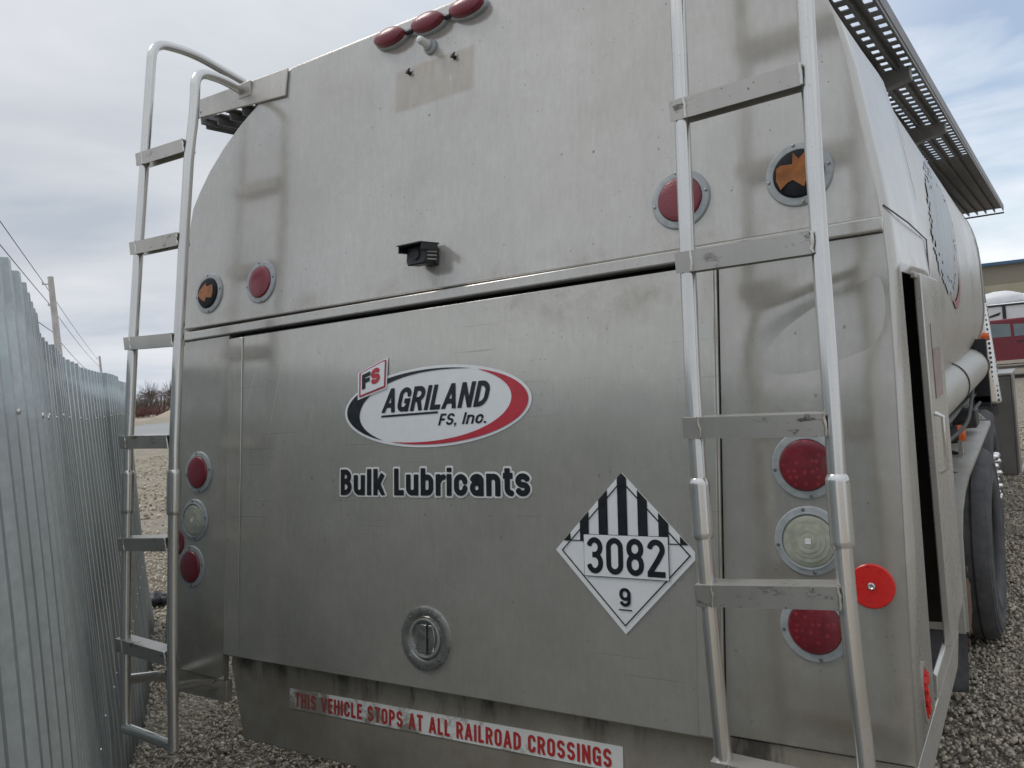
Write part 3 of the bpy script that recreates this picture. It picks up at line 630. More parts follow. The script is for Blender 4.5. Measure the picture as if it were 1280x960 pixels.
# hazard placard 3082
pl = holder('hazard_placard', truck); PC = (.629, 1.261); HD = .192
def dia(h): return [(PC[0]-h, PC[1]), (PC[0], PC[1]-h), (PC[0]+h, PC[1]), (PC[0], PC[1]+h)]
b = MB(); b.prism(dia(HD), FA, .0085, .0105); b.build('plate', 'white', pl, smooth=0)
b = MB()
for k in range(-3, 4):
    x0 = k*.0535-.0128; x1 = k*.0535+.0128; x0 = max(x0, -HD+.025); x1 = min(x1, HD-.025)
    pts = [(x0, .026), (x1, .026), (x1, HD-abs(x1))] + ([(0, HD)] if k == 0 else []) + [(x0, HD-abs(x0))]
    poly(b, [(PC[0]+x, PC[1]+z-.0003) for x, z in pts], FA, .0117)
b.build('stripes', 'ink', pl, smooth=0)
b = MB(); o_ = dia(HD-.018); i_ = dia(HD-.0225)
b.add([FA(*p, .0123) for p in o_]+[FA(*p, .0123) for p in i_], [(k, (k+1) % 4, 4+(k+1) % 4, 4+k) for k in range(4)]); b.build('border_line', 'ink', pl, smooth=0)
b = MB(); poly(b, [(PC[0]-HD+.026, PC[1]+.024), (PC[0]+HD-.026, PC[1]+.024), (PC[0]+HD-.026, PC[1]+.0265), (PC[0]-HD+.026, PC[1]+.0265)], FA, .0121); b.build('divider_line', 'ink', pl, smooth=0)
def rect(x0, x1, z0, z1): return [(x0, z0), (x1, z0), (x1, z1), (x0, z1)]
b = MB(); poly(b, rect(.520, .748, 1.201, 1.303), FA, .0131); b.build('number_frame', 'ink', pl, smooth=0)
b = MB(); poly(b, rect(.5212, .7468, 1.2022, 1.3018), FA, .0139); b.build('number_panel', 'white', pl, smooth=0)
lettering('digits', '3082', (.529, .739, 1.208, 1.296), FA, .0147, 'ink', pl, T=.145, W=.52, gap=.11, cell=.001)
lettering('digit', '9', (.615, .645, 1.134, 1.178), FA, .0123, 'ink', pl, T=.16, W=.58, cell=.0009)
b = MB(); poly(b, rect(.613, .648, 1.1245, 1.1275), FA, .0123); b.build('underline', 'ink', pl, smooth=0)
# bumper sticker
st = holder('railroad_sticker', truck)
b = MB(); b.prism([(-.588, .722), (.598, .737), (.598, .798), (-.588, .783)], FA, -.0175, -.0160); b.build('strip', 'stained', st, smooth=0)
lettering('lettering', 'THIS VEHICLE STOPS AT ALL RAILROAD CROSSINGS', (-.560, .568, .7295, .7735), FA, -.0150, 'wornred', st, T=.165, W=.49, gap=.135, skew=.0126)

# ---- round lamps
def lamp(name, x, z, fr, kind, lab=None):
    o0 = fr(x, z, .0006)
    b = MB(); b.lathe(o0, fr.n, [(.0745, -.004), (.0745, .003), (.072, .006), (.061, .0075), (.057, .0075), (.0555, .004), (.0555, -.004)], 48)
    if kind == 'clear': b.lathe(o0, fr.n, [(.062, .006), (.0605, .0105), (.0575, .0105), (.0562, .006)], 48)
    t = b.build(name, 'bezel', truck, label=lab)
    pr = [(.0555, .002), (.0555, .009), (.053, .0125), (.046, .0145), (.03, .016), (0, .0165)]
    if kind == 'clear': pr = [(.0558, .002), (.0555, .007), (.052, .009), (.046, .009), (.0455, .0105), (.036, .0105), (.0355, .0115), (.026, .0115), (.0255, .0125), (.015, .0125), (.014, .0135), (0, .0138)]
    b = MB(); b.lathe(o0, fr.n, pr, 48); b.build('lens', {'red': 'fadedlens', 'led': 'ledlens', 'clear': 'clearlens', 'amber': 'tapeblack'}[kind], t)
    if kind == 'clear':
        b = MB(); b.prism(rect(x-.006, x+.006, z-.006, z+.006), fr, .0135, .0155); b.build('bulb', 'white', t)
    for q in (8, 98, 188, 278):
        p = fr(x+.0665*math.cos(R(q)), z+.0665*math.sin(R(q)), .0072)
        b = MB(); b.lathe(p, fr.n, [(.0042, -.001), (.0040, .001), (.002, .0018), (0, .0012)], 10); b.build('screw', 'screw', t)
    return t
lamp('marker_lamp', -.741, 2.114, FB, 'red', 'faded red lamp at the upper left'); lamp('marker_lamp', .803, 2.105, FB, 'red', 'faded red lamp behind the right ladder')
aL = lamp('turn_lamp', -1.027, 2.112, FB, 'amber', 'amber arrow lamp at the left edge'); aR = lamp('turn_lamp', 1.086, 2.108, FB, 'amber', 'amber lamp with torn black tape, behind the right ladder')
for x, z in ((-1.057, 1.470), (-1.087, 1.139)): lamp('tail_lamp', x, z, FA, 'red')
for x, z in ((1.071, 1.465), (1.074, 1.125)): lamp('tail_lamp', x, z, FA, 'led')
lamp('reverse_lamp', -1.075, 1.302, FA, 'clear'); lamp('reverse_lamp', 1.070, 1.304, FA, 'clear')
def amber(x, z, pts, par):
    b = MB(); b.prism([(x+a, z+c_) for a, c_ in pts], FB, .0135, .0178); b.build('arrow', 'amber', par, smooth=0)
amber(-1.027, 2.112, [(-.047, -.004), (-.036, .012), (-.004, .036), (.002, .022), (.036, .026), (.04, 0), (.034, -.022), (.004, -.018), (-.004, -.034), (-.026, -.022)], aL)
amber(1.086, 2.108, [(-.047, -.012), (-.046, .016), (-.036, .022), (-.010, .020), (-.008, .046), (.004, .030), (.018, .042), (.020, .020), (.030, .008), (.022, -.012), (.014, -.036), (.002, -.026), (-.010, -.016), (-.022, -.020), (-.038, -.034)], aR)
# red wafer reflector
b = MB(); b.lathe(FA(1.191, 1.217, .0005), FA.n, [(.0455, 0), (.0455, .004), (.043, .006), (0, .0066)], 44); rf = b.build('reflector', 'reflector', truck)
b = MB(); b.lathe(FA(1.191, 1.217, .0068), FA.n, [(.008, 0), (.0075, .003), (.005, .004), (.003, .0025), (0, .0025)], 16); b.build('rivet', 'rail', rf)
b = MB(); b.lathe(FA(-1.180, 1.220, .0005), FA.n, [(.0455, 0), (.0455, .004), (.043, .006), (0, .0066)], 44); b.build('reflector', 'redlens', truck, label='red wafer reflector half hidden behind the left ladder')
# three oval lamps along the top, joined by conduit
for x in (-.155, 0., .149):
    b = MB(); p = FB(x, 2.812, .0005); b.lathe(p, FB.n, [(1, 0), (1, .012), (.9, .016), (0, .016)], 40, e1=(1, 0, 0), sx=.068, sy=.031)
    t = b.build('clearance_lamp', 'bezel', truck)
    b = MB(); b.lathe(p, FB.n, [(.93, .016), (.93, .028), (.86, .035), (.6, .041), (0, .043)], 40, e1=(1, 0, 0), sx=.066, sy=.0295); b.build('lens', 'fadedlens', t)
for x in (-.0775, .0745):
    b = MB(); b.tube([FB(x-.016, 2.812, .012), FB(x, 2.811, .014), FB(x+.016, 2.812, .012)], .009, 10); b.build('conduit', 'black', truck)
b = MB(); b.lathe(FB(-.002, 2.742, .0), FB.n, [(.024, 0), (.024, .008), (.017, .012), (.016, .02), (.011, .022)], 24); t = b.build('plate_lamp', 'bezel', truck)
b = MB(); b.lathe(FB(-.002, 2.742, .0), FB.n, [(.0125, .020), (.0125, .05), (.010, .058), (.005, .061), (0, .0615)], 20); b.build('bulb', 'whiteold', t)
for x, z in ((-.083, 2.681), (.094, 2.680)):
    b = MB(); b.tube([FB(x, z, 0), FB(x-.004, z+.002, .014)], .006, 10); b.tube([FB(x-.012, z, .008), FB(x+.004, z+.012, .009)], .003, 8); b.build('stud', 'black', truck)
# backup camera with hood
bc = holder('backup_camera', truck)
b = MB(); b.prism(rect(.012, .050, 2.055, 2.108), FB, 0.0006, .016); b.build('mount', 'black', bc, bevel=.003)
def camf(x, z, w): return FB(x, z-w*.20, w)
b = MB(); b.prism([(-.016, 2.060), (.046, 2.060), (.052, 2.072), (.052, 2.116), (-.020, 2.116), (-.022, 2.074)], camf, .016, .066); b.build('housing', 'black', bc, bevel=.004)
b = MB(); b.prism(rect(-.030, .058, 2.117, 2.1215), camf, .012, .10); b.prism(rect(-.030, -.0265, 2.098, 2.1168), camf, .018, .092); b.prism(rect(.0545, .058, 2.098, 2.1168), camf, .018, .092); b.build('hood', 'black', bc, bevel=.001)
b = MB(); b.lathe(camf(.014, 2.09, .0662), FB.n, [(.016, 0), (.016, .005), (.012, .006), (.009, .003), (0, .004)], 24); b.build('lens', 'rubber', bc)
for k in range(4):
    b = MB(); b.tube([camf(.053, 2.072+.011*k, .02), camf(.0555, 2.072+.011*k, .022), camf(.053, 2.072+.011*k, .06)], .0022, 6); b.build('fin', 'plate', bc)

# ---- ladders
def ladder(xs, ytab, rz, top, bottom, lab, sleeve):
    L = holder('ladder', truck, lab)
    for s_, xt in enumerate(xs):
        zs = [bottom[s_]]+[z for z in np.arange(.75, 2.80, .12) if z > bottom[s_]+.04]
        path = [V((lerp_tab(xt, z), lerp_tab(ytab, z), z)) for z in zs if z < top[s_][0].z-.10]
        path = path+fillet([path[-1]+V((0, 0, .0))]+list(top[s_]), .15, 8)[1:]
        b = MB(); b.tube(path, .0172, 18); b.build('rail', 'rail', L)
        z0, z1 = sleeve[s_]; b = MB(); P = [V((lerp_tab(xt, z), lerp_tab(ytab, z), z)) for z in (z0-.006, z0, z0+.006, z1-.006, z1, z1+.008)]
        b.tube(P, [.0195, .0222, .0222, .0222, .0222, .0178], 20); b.build('sleeve', 'rail', L)
    for zl, zr in rz:
        zm = (zl+zr)/2; a = V((lerp_tab(xs[0], zl)-.020, lerp_tab(ytab, zm), zl)); c = V((lerp_tab(xs[1], zr)-.012, lerp_tab(ytab, zm), zr))
        b = MB(); f0, f1 = -.019, .026
        def seg(y0, y1, h0, h1): b.hexa([a+V((0, y0, h0)), c+V((0, y0, h0)), c+V((0, y1, h0)), a+V((0, y1, h0)), a+V((0, y0, h1)), c+V((0, y0, h1)), c+V((0, y1, h1)), a+V((0, y1, h1))])
        seg(f0-.003, f0, -.022, .022); seg(f0, f1, .018, .022); seg(f1, f1+.003, -.022, .022)
        b.build('rung', 'rung', L)
        for p, dx in ((a+V((.036, 0, 0)), 1), (c+V((.002, 0, 0)), -1)):
            b = MB(); b.tube([p+V((random.uniform(-.002, .002), -.0215, h)) for h in (-.021, -.012, -.003, .006, .014, .0225)], [.003, .0036, .0028, .0038, .003, .003], 8); b.build('weld', 'rail', L)
    return L
yL = [(.60, -.402), (.65, -.395), (.93, -.362), (1.24, -.320), (1.59, -.273), (1.93, -.216), (2.27, -.155), (2.6, -.092), (2.9, -.036)]
yR = [(.60, -.412), (.92, -.366), (1.41, -.293), (1.9, -.220), (2.5, -.131), (2.9, -.072)]
xLo = [(.6, -1.150), (1.2, -1.157), (3, -1.157)]; xLi = [(.6, -.884), (1.2, -.893), (3, -.893)]
xRl = [(.6, .955), (.92, .936), (1.149, .921), (1.41, .908), (1.67, .900), (3, .897)]; xRr = [(.6, 1.222), (.966, 1.204), (1.175, 1.190), (1.44, 1.181), (1.65, 1.178), (2.025, 1.170), (3, 1.167)]
ladder([xLo, xLi], yL, [(.934, .917), (1.264, 1.275), (1.61, 1.604), (1.95, 1.938), (2.287, 2.278), (2.612, 2.603)],
       [[V((-1.157, -.030, 2.93)), V((-1.157, -.005, 3.058)), V((-1.157, .16, 3.062)), V((-1.157, .62, 2.94)), V((-1.148, .95, 2.80))], [V((-.893, -.055, 2.74)), V((-.893, -.035, 2.872)), V((-.893, .08, 2.868)), V((-.893, .168, 2.842))]], (.645, .630), 'ladder on the left side of the rear face', ((1.372, 1.503), (1.372, 1.503)))
LL = [o for o in truck.children if o.name.startswith('ladder')][0]
ladder([xRl, xRr], yR, [(.903, .893), (1.240, 1.255), (1.578, 1.573), (1.926, 1.925), (2.258, 2.264), (2.60, 2.61)],
       [[V((.897, -.060, 2.74)), V((.897, -.04, 2.872)), V((.897, .08, 2.868)), V((.897, .168, 2.842))], [V((1.167, -.030, 2.93)), V((1.167, -.005, 3.058)), V((1.167, .16, 3.062)), V((1.167, .62, 2.94)), V((1.148, .95, 2.80))]], (.66, .66), 'ladder on the right side of the rear face', ((1.355, 1.464), (1.348, 1.470)))
LR = [o for o in truck.children if o.name.startswith('ladder') and o is not LL][0]
b = MB(); b.tube([(-1.145, -.398, .660), (-.885, -.398, .645)], .0172, 14); b.build('bottom_bar', 'rail', LL)
for x, z in ((-.900, .822), (-1.155, .815)):
    b = MB(); b.tube([(x, lerp_tab(yL, z), z), (x-.025, -.26, z-.035), (x-.05, FA(0, z-.075, -.006).y, z-.075)], .0172, 14); b.build('standoff', 'rail', LL)
for x in (.945, 1.21):
    b = MB(); b.tube([(x, lerp_tab(yR, .84), .84), (x, FA(0, .80, -.006).y, .80)], .0172, 14); b.build('standoff', 'rail', LR)
b = MB(); b.box((-.875, .158, 2.842), (.07, .012, .055)); b.build('bracket', 'plate', LL, bevel=.003)
b = MB(); b.box((.875, .158, 2.842), (.07, .012, .055)); b.build('bracket', 'plate', LR, bevel=.003)

# ---- walkways along both sides of the tank top
def walkway(sg):
    wv = holder('walkway', truck, 'perforated walkway along the %s of the tank' % ('right' if sg > 0 else 'left'))
    xi, xo, y0, y1, z = .70*sg, 1.142*sg, .155, 7.6, 2.80
    X = lambda t: xi+(xo-xi)*t
    b = MB()     # outer rail and rear end plate
    b.box(((xo-.006*sg), (y0+y1)/2, z+.005), (.012, y1-y0, .052)); b.build('edge_rail', 'walk', wv, bevel=.003)
    # three folded planks with rows of holes
    n = 30; hole_rows = 2
    for k in range(6):
        xa, xb = X(.0+k*.1667), X(.155+k*.1667); b = MB(); ny = 160; yy = np.linspace(y0+.02, y1-.02, ny+1); cols = xa+(xb-xa)*np.array([0, .15, .30, .70, .85, 1.])
        for j in range(ny):
            for i in range(5):
                if i == 2 and j % 2 == 0 and yy[j] < 4.2: continue
                b.add([(cols[i], yy[j], z), (cols[i+1], yy[j], z), (cols[i+1], yy[j+1], z), (cols[i], yy[j+1], z)], [(0, 1, 2, 3)])
        for xe in (xa, xb): b.add([(xe, y0+.02, z), (xe, y1-.02, z), (xe, y1-.02, z-.035), (xe, y0+.02, z-.035)], [(0, 1, 2, 3)])
        b.build('plank', 'walk', wv, smooth=0, solid=.004)
    for y in (1.78, 2.95):
        b = MB(); xq = .62*sg; b.hexa([(xq, y-.03, z-.20), (xo-.02*sg, y-.03, z-.085), (xo-.02*sg, y+.03, z-.085), (xq, y+.03, z-.20), (xq, y-.03, z-.036), (xo-.02*sg, y-.03, z-.036), (xo-.02*sg, y+.03, z-.036), (xq, y+.03, z-.036)])
        b.build('bracket', 'walk', wv, bevel=.004)
    b = MB(); b.box(((xi+xo)/2, y1-.01, z-.048), (abs(xo-xi), .02, .014)); b.build('end_bar', 'walk', wv)
    b = MB(); b.prism([(1.155*sg, 2.805), (.655*sg, 2.760), (.650*sg, 2.862), (1.155*sg, 2.880)], lambda x, zz, w: FB(x, zz, w), .0015, .010)
    b.build('end_plate', 'plate', wv, bevel=.003)
    #b = MB(); b.add([FB(xo, 2.803, .0), FB(.90*sg, 2.705, -.002), FB(.70*sg, 2.735, -.03), (.70*sg, .75, 2.745), (.90*sg, .75, 2.715), (xo, .75, 2.765)], [(0, 1, 4, 5), (1, 2, 3, 4)]); b.build('gusset', 'walk', wv, solid=.005)
walkway(1); walkway(-1)

# ---- tank barrel with a domed front head
b = MB(); seg = 72; rings = [.755, .9, 1.1, 1.8, 2.6, 3.4, 4.2, 4.85, 5.0]; vs = []
for y in rings: vs += [tank_pt(y, 2*math.pi*k/seg) for k in range(seg)]
for j, (dy, sc) in enumerate(((.05, .985), (.12, .93), (.2, .80), (.27, .58), (.31, .3), (.325, .02))):
    vs += [V((p.x*sc, 5.0+dy, 1.98+(p.z-1.98)*sc)) for p in [tank_pt(5., 2*math.pi*k/seg) for k in range(seg)]]
nr = len(vs)//seg; fs = [(i*seg+k, i*seg+(k+1) % seg, (i+1)*seg+(k+1) % seg, (i+1)*seg+k) for i in range(nr-1) for k in range(seg)]
b.add(vs, fs); tank = b.build('tank', 'tank', truck, smooth=50)
for y in (4.95,):
    b = MB(); p0 = [tank_pt(y-.03, 2*math.pi*k/seg, .006) for k in range(seg)]; p1 = [tank_pt(y+.03, 2*math.pi*k/seg, .006) for k in range(seg)]
    b.add(p0+p1, [(k, (k+1) % seg, seg+(k+1) % seg, seg+k) for k in range(seg)]); b.build('band', 'tank', tank, solid=.006)
# remains of a torn side sticker and a red swoosh
def vinyl_wear():
    m = Mat('torn_blue_vinyl'); nz = m.noise(5, 6, .7, (1, 2.2, .5)); c = m.ramp(nz, .36, (.33, .39, .44), .64, (.52, .56, .57))
    c = m.mix(m.math('GREATER_THAN', m.noise(16, 4, .7, (1, 1.5, .5)), .70), c, (.14, .15, .17)); m.set(col=c, rough=.4); return m.m
M['torn'] = vinyl_wear()
def barrel_side(y, z, off=.003):
    a_, cz, top, bot = tank_sec(y); h_, n_ = (top-cz, 3.5) if z >= cz else (cz-bot, 3.0); return V((a_*(1-(abs(z-cz)/h_)**n_)**(1/n_)+off, y, z))
b = MB()
for i in range(30):
    for j in range(44):
        y0, y1, z0, z1 = 1.42+i*.04, 1.46+i*.04, 1.86+j*.0125, 1.8725+j*.0125
        e = abs((i-14.5)/15)**2+abs((j-21.5)/22)**2
        if e > 1 or random.random() < .6*max(0, e-.45): continue
        b.add([barrel_side(y0, z0), barrel_side(y1, z0), barrel_side(y1, z1), barrel_side(y0, z1)], [(0, 1, 2, 3)])
b.build('torn_sticker', 'torn', tank, smooth=0)
b = MB(); M['fadedswoosh'] = simple('faded_swoosh', (.38, .16, .165), .45, 0, .25, 18)
b = MB(); pth = fillet([V((2.50, 2.33, .012)), V((2.64, 2.12, .016)), V((2.68, 1.95, .022)), V((2.52, 1.855, .05)), V((2.28, 1.805, .055)), V((2.10, 1.85, .012))], .12, 5)
o_ = [barrel_side(p.x-p.z*.6, p.y+p.z*.35, .0045) for p in pth]; i_ = [barrel_side(p.x+p.z*.6, p.y-p.z*.35, .0045) for p in pth]; n_ = len(pth)
b.add(o_+i_, [(k, k+1, n_+k+1, n_+k) for k in range(n_-1)]); b.build('red_swoosh', 'fadedswoosh', tank, smooth=0)

# ---- side flap standing open beside the cabinet, with reflective tape
fl = holder('side_flap', truck)
b = MB(); b.hexa([(1.252, .365, .935), (1.270, .365, .935), (1.262, .76, .945), (1.246, .76, .945), (1.254, .365, 1.872), (1.272, .365, 1.872), (1.264, .76, 1.868), (1.248, .76, 1.868)]); b.build('panel', 'side', fl, bevel=.003)
M['fadedtape'] = simple('faded_reflective_tape', (.36, .27, .265), .45, .1, .25, 22)
for z0, z1, mt_, lb in ((1.68, 1.745, 'plate', 'peeling white end of the reflective tape'), (1.55, 1.679, 'fadedtape', 'faded red length of reflective tape')):
    f_ = lambda y, z, o: (1.271+.0021*(z-.935)-.008*(y-.365)/.395+o, y, z)
    b = MB(); b.hexa([f_(.47, z0, 0), f_(.47, z0, .0012), f_(.64, z0, .0012), f_(.64, z0, 0), f_(.47, z1, 0), f_(.47, z1, .0012), f_(.645, z1, .0012), f_(.645, z1, 0)]); b.build('tape', mt_, fl, label=lb)
b = MB(); b.tube([(1.272, .40, 1.52), (1.29, .40, 1.51), (1.29, .40, 1.38), (1.272, .40, 1.37)], .006, 8); b.build('latch', 'rail', fl)
b = MB(); b.box((1.258, .345, 1.868), (.012, .035, .014)); b.build('hinge', 'plate', fl, bevel=.002)
# smashed red side marker low on the corner
sm = holder('side_marker', truck)
b = MB(); b.lathe((1.2555, -.012, .965), (1, 0, 0), [(1, 0), (1, .005), (.85, .006), (.8, .002), (0, .002)], 24, sx=.066, sy=.036); b.build('bezel', 'plate', sm)
b = MB()
for k in range(16):
    b.box((1.259+random.uniform(0, .005), -.012+random.uniform(-.018, .018), .965+random.uniform(-.042, .042)), (.007, random.uniform(.006, .016), random.uniform(.010, .03)), Matrix.Rotation(random.uniform(-1, 1), 3, 'X') @ Matrix.Rotation(random.uniform(-.5, .5), 3, 'Z'))
b.build('broken_lens', 'reflector', sm)

# ---- chassis, pipe, fender, running gear on the right side
for sg in (1, -1):
    b = MB(); b.box((.42*sg, 3.9, .86), (.09, 7.4, .26)); b.build('chassis_rail', 'dark', truck, bevel=.01)
b = MB(); b.box((0, 2.8, 1.10), (1.7, 4.2, .12)); b.build('subframe', 'paintgrey', truck, bevel=.01)
pp = MB(); pp.tube([(.985, .70, 1.36), (.985, 2.2, 1.385), (.985, 4.75, 1.43)], .125, 32); pipe = pp.build('hose_tube', 'paintgrey', truck)
for y in (3.15, 4.6):
    b = MB(); b.lathe((.985, y, 1.36+.0173*(y-.7)), (0, 1, .017), [(.127, -.012), (.131, -.012), (.131, .012), (.127, .012)], 36); b.build('clamp_ring', 'dark', pipe)
b = MB(); b.box((1.06, 4.55, 1.38), (.10, .05, .46)); b.box((1.0, 4.55, 1.20), (.22, .05, .05)); b.build('support_post', 'black', truck, bevel=.005)
b = MB(); b.tube([(1.06, 1.2, 1.29), (1.08, 2.4, 1.285), (1.05, 3.2, 1.27), (1.02, 4.5, 1.24)], .014, 8); b.build('cable', 'black', truck)
# quarter fender: rounded plate over the rear axle
def fender(sg):
    pa = [(3.75, 1.135), (2.35, 1.055), (2.14, 1.022), (1.98, .965), (1.90, .88), (1.86, .70), (1.85, .48)]; b = MB()
    x0, x1 = .62*sg, 1.148*sg; n = len(pa)
    b.add([(x0, y, z) for y, z in pa]+[(x1, y, z) for y, z in pa]+[(x1, y+.012, z-.022) for y, z in pa], [(k, k+1, n+1+k, n+k) for k in range(n-1)]+[(n+k, n+k+1, 2*n+1+k, 2*n+k) for k in range(n-1)])
    return b.build('fender', 'paintgrey', truck, smooth=40, solid=.006)
fender(1); fender(-1)
for y in (2.2, 2.75):
    b = MB(); b.hexa([(.82, y, 1.06), (1.12, y, 1.075), (1.12, y+.02, 1.075), (.82, y+.02, 1.06), (.82, y, 1.17), (.98, y, 1.12), (.98, y+.02, 1.12), (.82, y+.02, 1.17)]); b.build('gusset', 'dark', truck)
b = MB(); b.tube(fillet([V((1.02, .85, 1.16)), V((1.06, 1.5, 1.18)), V((1.10, 2.0, 1.10)), V((1.04, 2.5, 1.16)), V((1.06, 4.3, 1.2))], .3, 6), .011, 8); b.build('air_line', 'black', truck)
b = MB(); b.tube(fillet([V((1.10, 1.6, 1.24)), V((1.14, 2.6, 1.245)), V((1.08, 3.6, 1.30)), V((1.06, 4.5, 1.52))], .3, 6), .009, 8); b.build('air_line', 'rubber', truck)
at = MB(); at.lathe((.80, 1.55, .78), (0, 1, 0), [(0, -.42), (.08, -.41), (.125, -.36), (.13, 0), (.125, .36), (.08, .41), (0, .42)], 28); at.build('air_tank', 'paintgrey', truck)
b = MB(); b.box((1.06, 3.35, 1.20), (.12, .16, .10)); b.build('junction_box', 'dark', truck, bevel=.008)
b = MB(); b.hexa([(.86, 3.7, 1.13), (1.13, 3.7, 1.15), (1.13, 3.72, 1.15), (.86, 3.72, 1.13), (.86, 3.7, 1.32), (1.02, 3.7, 1.28), (1.02, 3.72, 1.28), (.86, 3.72, 1.32)]); b.build('gusset', 'paintgrey', truck)
ml = holder('amber_marker', truck)
b = MB(); b.lathe((1.075, 2.72, 1.185), (1, .3, 0), [(.0, -.05), (.04, -.05), (.045, -.01), (.045, .0)], 20); b.build('housing', 'dark', ml)
b = MB(); b.lathe((1.075, 2.72, 1.185), (1, .3, 0), [(.046, .0), (.046, .02), (.035, .035), (0, .042)], 20); b.build('lens', 'orange', ml)
b = MB(); b.box((1.09, 2.70, 1.12), (.02, .03, .10)); b.build('bracket', 'plate', ml)
b = MB(); b.tube([(1.05, 2.68, 1.17), (1.02, 2.6, 1.21), (.98, 2.5, 1.15)], .007, 8); b.build('wire', 'black', ml)

def wheel(y, x, sg, chrome=False):
    wv = holder('wheel', truck); c = V((x*sg, y, .52)); ax = V((sg, 0, 0))
    b = MB(); b.lathe(c, ax, [(.29, -.26), (.40, -.275), (.49, -.265), (.518, -.235), (.520, -.20), (.509, -.198), (.509, -.188), (.521, -.186), (.522, -.145), (.510, -.143), (.510, -.132), (.522, -.130), (.521, -.09), (.509, -.088), (.509, -.078), (.520, -.076), (.518, -.045), (.500, -.022), (.492, -.008), (.474, -.006), (.470, -.001), (.43, .002), (.424, -.002), (.36, -.002), (.353, .002), (.33, .0), (.30, -.012), (.285, -.03)], 56); b.build('tyre', 'tyre', wv)
    b = MB(); b.lathe(c, ax, [(.286, -.02), (.275, -.03), (.262, -.10), (.24, -.17), (.15, -.175), (.12, -.165), (.11, -.09), (0, -.085)], 40); b.build('rim', 'dark', wv)
    for k in range(10):
        q = 2*math.pi*k/10; p = c+ax*-.172+V((0, math.cos(q), math.sin(q)))*.167; b = MB(); L_ = .20 if chrome else .05
        q_ = .031 if chrome else .020; b.lathe(p, ax, [(q_, 0), (q_, L_*.7), (q_*.75, L_*.92), (0, L_)], 12); b.build('lug_nut', 'chrome' if chrome else 'rust', wv)
    return wv
wheel(3.27, 1.175, 1); wheel(3.27, 1.175, -1); wheel(2.1, 1.175, -1); wheel(5.45, 1.05, 1, True); wheel(5.45, 1.05, -1, True)
# bare hub of the axle whose wheel is off
hb = holder('wheel_hub', truck)
b = MB(); b.lathe((.60, 2.10, .52), (1, 0, 0), [(.06, 0), (.06, .3), (.14, .32), (.21, .36), (.21, .44), (.12, .45), (.11, .53), (.0, .54)], 36); b.build('drum', 'rust', hb)
for k in range(10):
    q = 2*math.pi*k/10+.2; b = MB(); y, z = 2.10+.165*math.cos(q), .52+.165*math.sin(q); b.tube([(1.03, y, z), (1.075, y, z)], .028, 6); b.tube([(1.075, y, z), (1.125, y, z)], .016, 8); b.build('wheel_stud', 'rust', hb)
b = MB(); b.tube([(-1.0, 2.1, .52), (1.0, 2.1, .52)], .07, 16); b.build('axle', 'dark', truck)
b = MB(); b.tube([(-1.0, 3.27, .52), (1.0, 3.27, .52)], .07, 16); b.build('axle', 'dark', truck)
def flap_mesh(sg):
    b = MB(); vs = []; n = 8
    for i in range(n+1):
        for j in range(5): t = i/n; vs.append((sg*(.62+.52*j/4), 1.86-.12*t*t-.03*math.sin(j*1.2), .56-.30*t))
    b.add(vs, [(i*5+j, (i+1)*5+j, (i+1)*5+j+1, i*5+j+1) for i in range(n) for j in range(4)]); return b.build('mud_flap', 'rubber', truck, solid=.012)
flap_mesh(1); flap_mesh(-1)
b = MB(); b.box((1.12, 1.80, .70), (.05, .03, .42)); b.build('flap_hanger', 'paintgrey', truck, bevel=.004)
# step box, chrome heat shield and cab ahead of the tank
sb = holder('step_box', truck)
b = MB(); b.box((1.085, 6.3, .85), (.15, .6, .82)); b.build('box', 'walk', sb, bevel=.012)
b = MB(); b.box((1.085, 6.3, 1.272), (.17, .62, .02)); b.build('lid', 'plate', sb, bevel=.004)
b = MB(); b.tube([(1.172, 6.0, 1.26), (1.175, 6.0, .46), (1.175, 6.6, .44)], .014, 8); b.build('edge_trim', 'plate', sb)
hs = holder('exhaust_pipe', truck)
b = MB(); b.tube([(1.0, 5.9, .95), (.95, 5.9, 1.86)], .06, 20); b.build('pipe', 'dark', hs)
def perf():
    m = Mat('perforated_chrome'); vo = m.n('ShaderNodeTexVoronoi'); vo.inputs['Scale'].default_value = 26; vo.inputs['Randomness'].default_value = 0; m.l(m.obj(), vo.inputs['Vector'])
    h_ = m.math('LESS_THAN', vo.outputs['Distance'], .34); m.set(col=m.mix(h_, (.8, .8, .78), (.03, .03, .03)), metal=m.rng(h_, 0, 1, .95, 0), rough=.22); return m.m
M['perf'] = perf()
b = MB(); vs = []
for i in range(40):
    for k in range(9):
        q = R(-140+30*k); z = 1.05+.021*i; vs.append((1.02-.055*i/39+.075*math.cos(q), 5.9+.075*math.sin(q), z))
b.add(vs, [(i*9+k, i*9+k+1, (i+1)*9+k+1, (i+1)*9+k) for i in range(39) for k in range(8)]); b.build('heat_shield', 'perf', hs, solid=.004)
b = MB(); b.lathe((1.03, 5.55, 1.60), (0, -1, 0), [(0, -.02), (.035, -.02), (.035, .02), (.022, .03), (0, .033)], 20); b.build('cab_marker', 'orange', truck)
cb = holder('cab', truck)
M['cabpaint'] = simple('grey_cab_paint', (.11, .112, .118), .35, .1, .15, 6)
b = MB(); b.hexa([(-.98, 6.35, .75), (.98, 6.35, .75), (.96, 8.0, .75), (-.96, 8.0, .75), (-.94, 6.4, 2.55), (.94, 6.4, 2.55), (.90, 7.6, 2.5), (-.90, 7.6, 2.5)]); b.build('body', 'cabpaint', cb, bevel=.06)
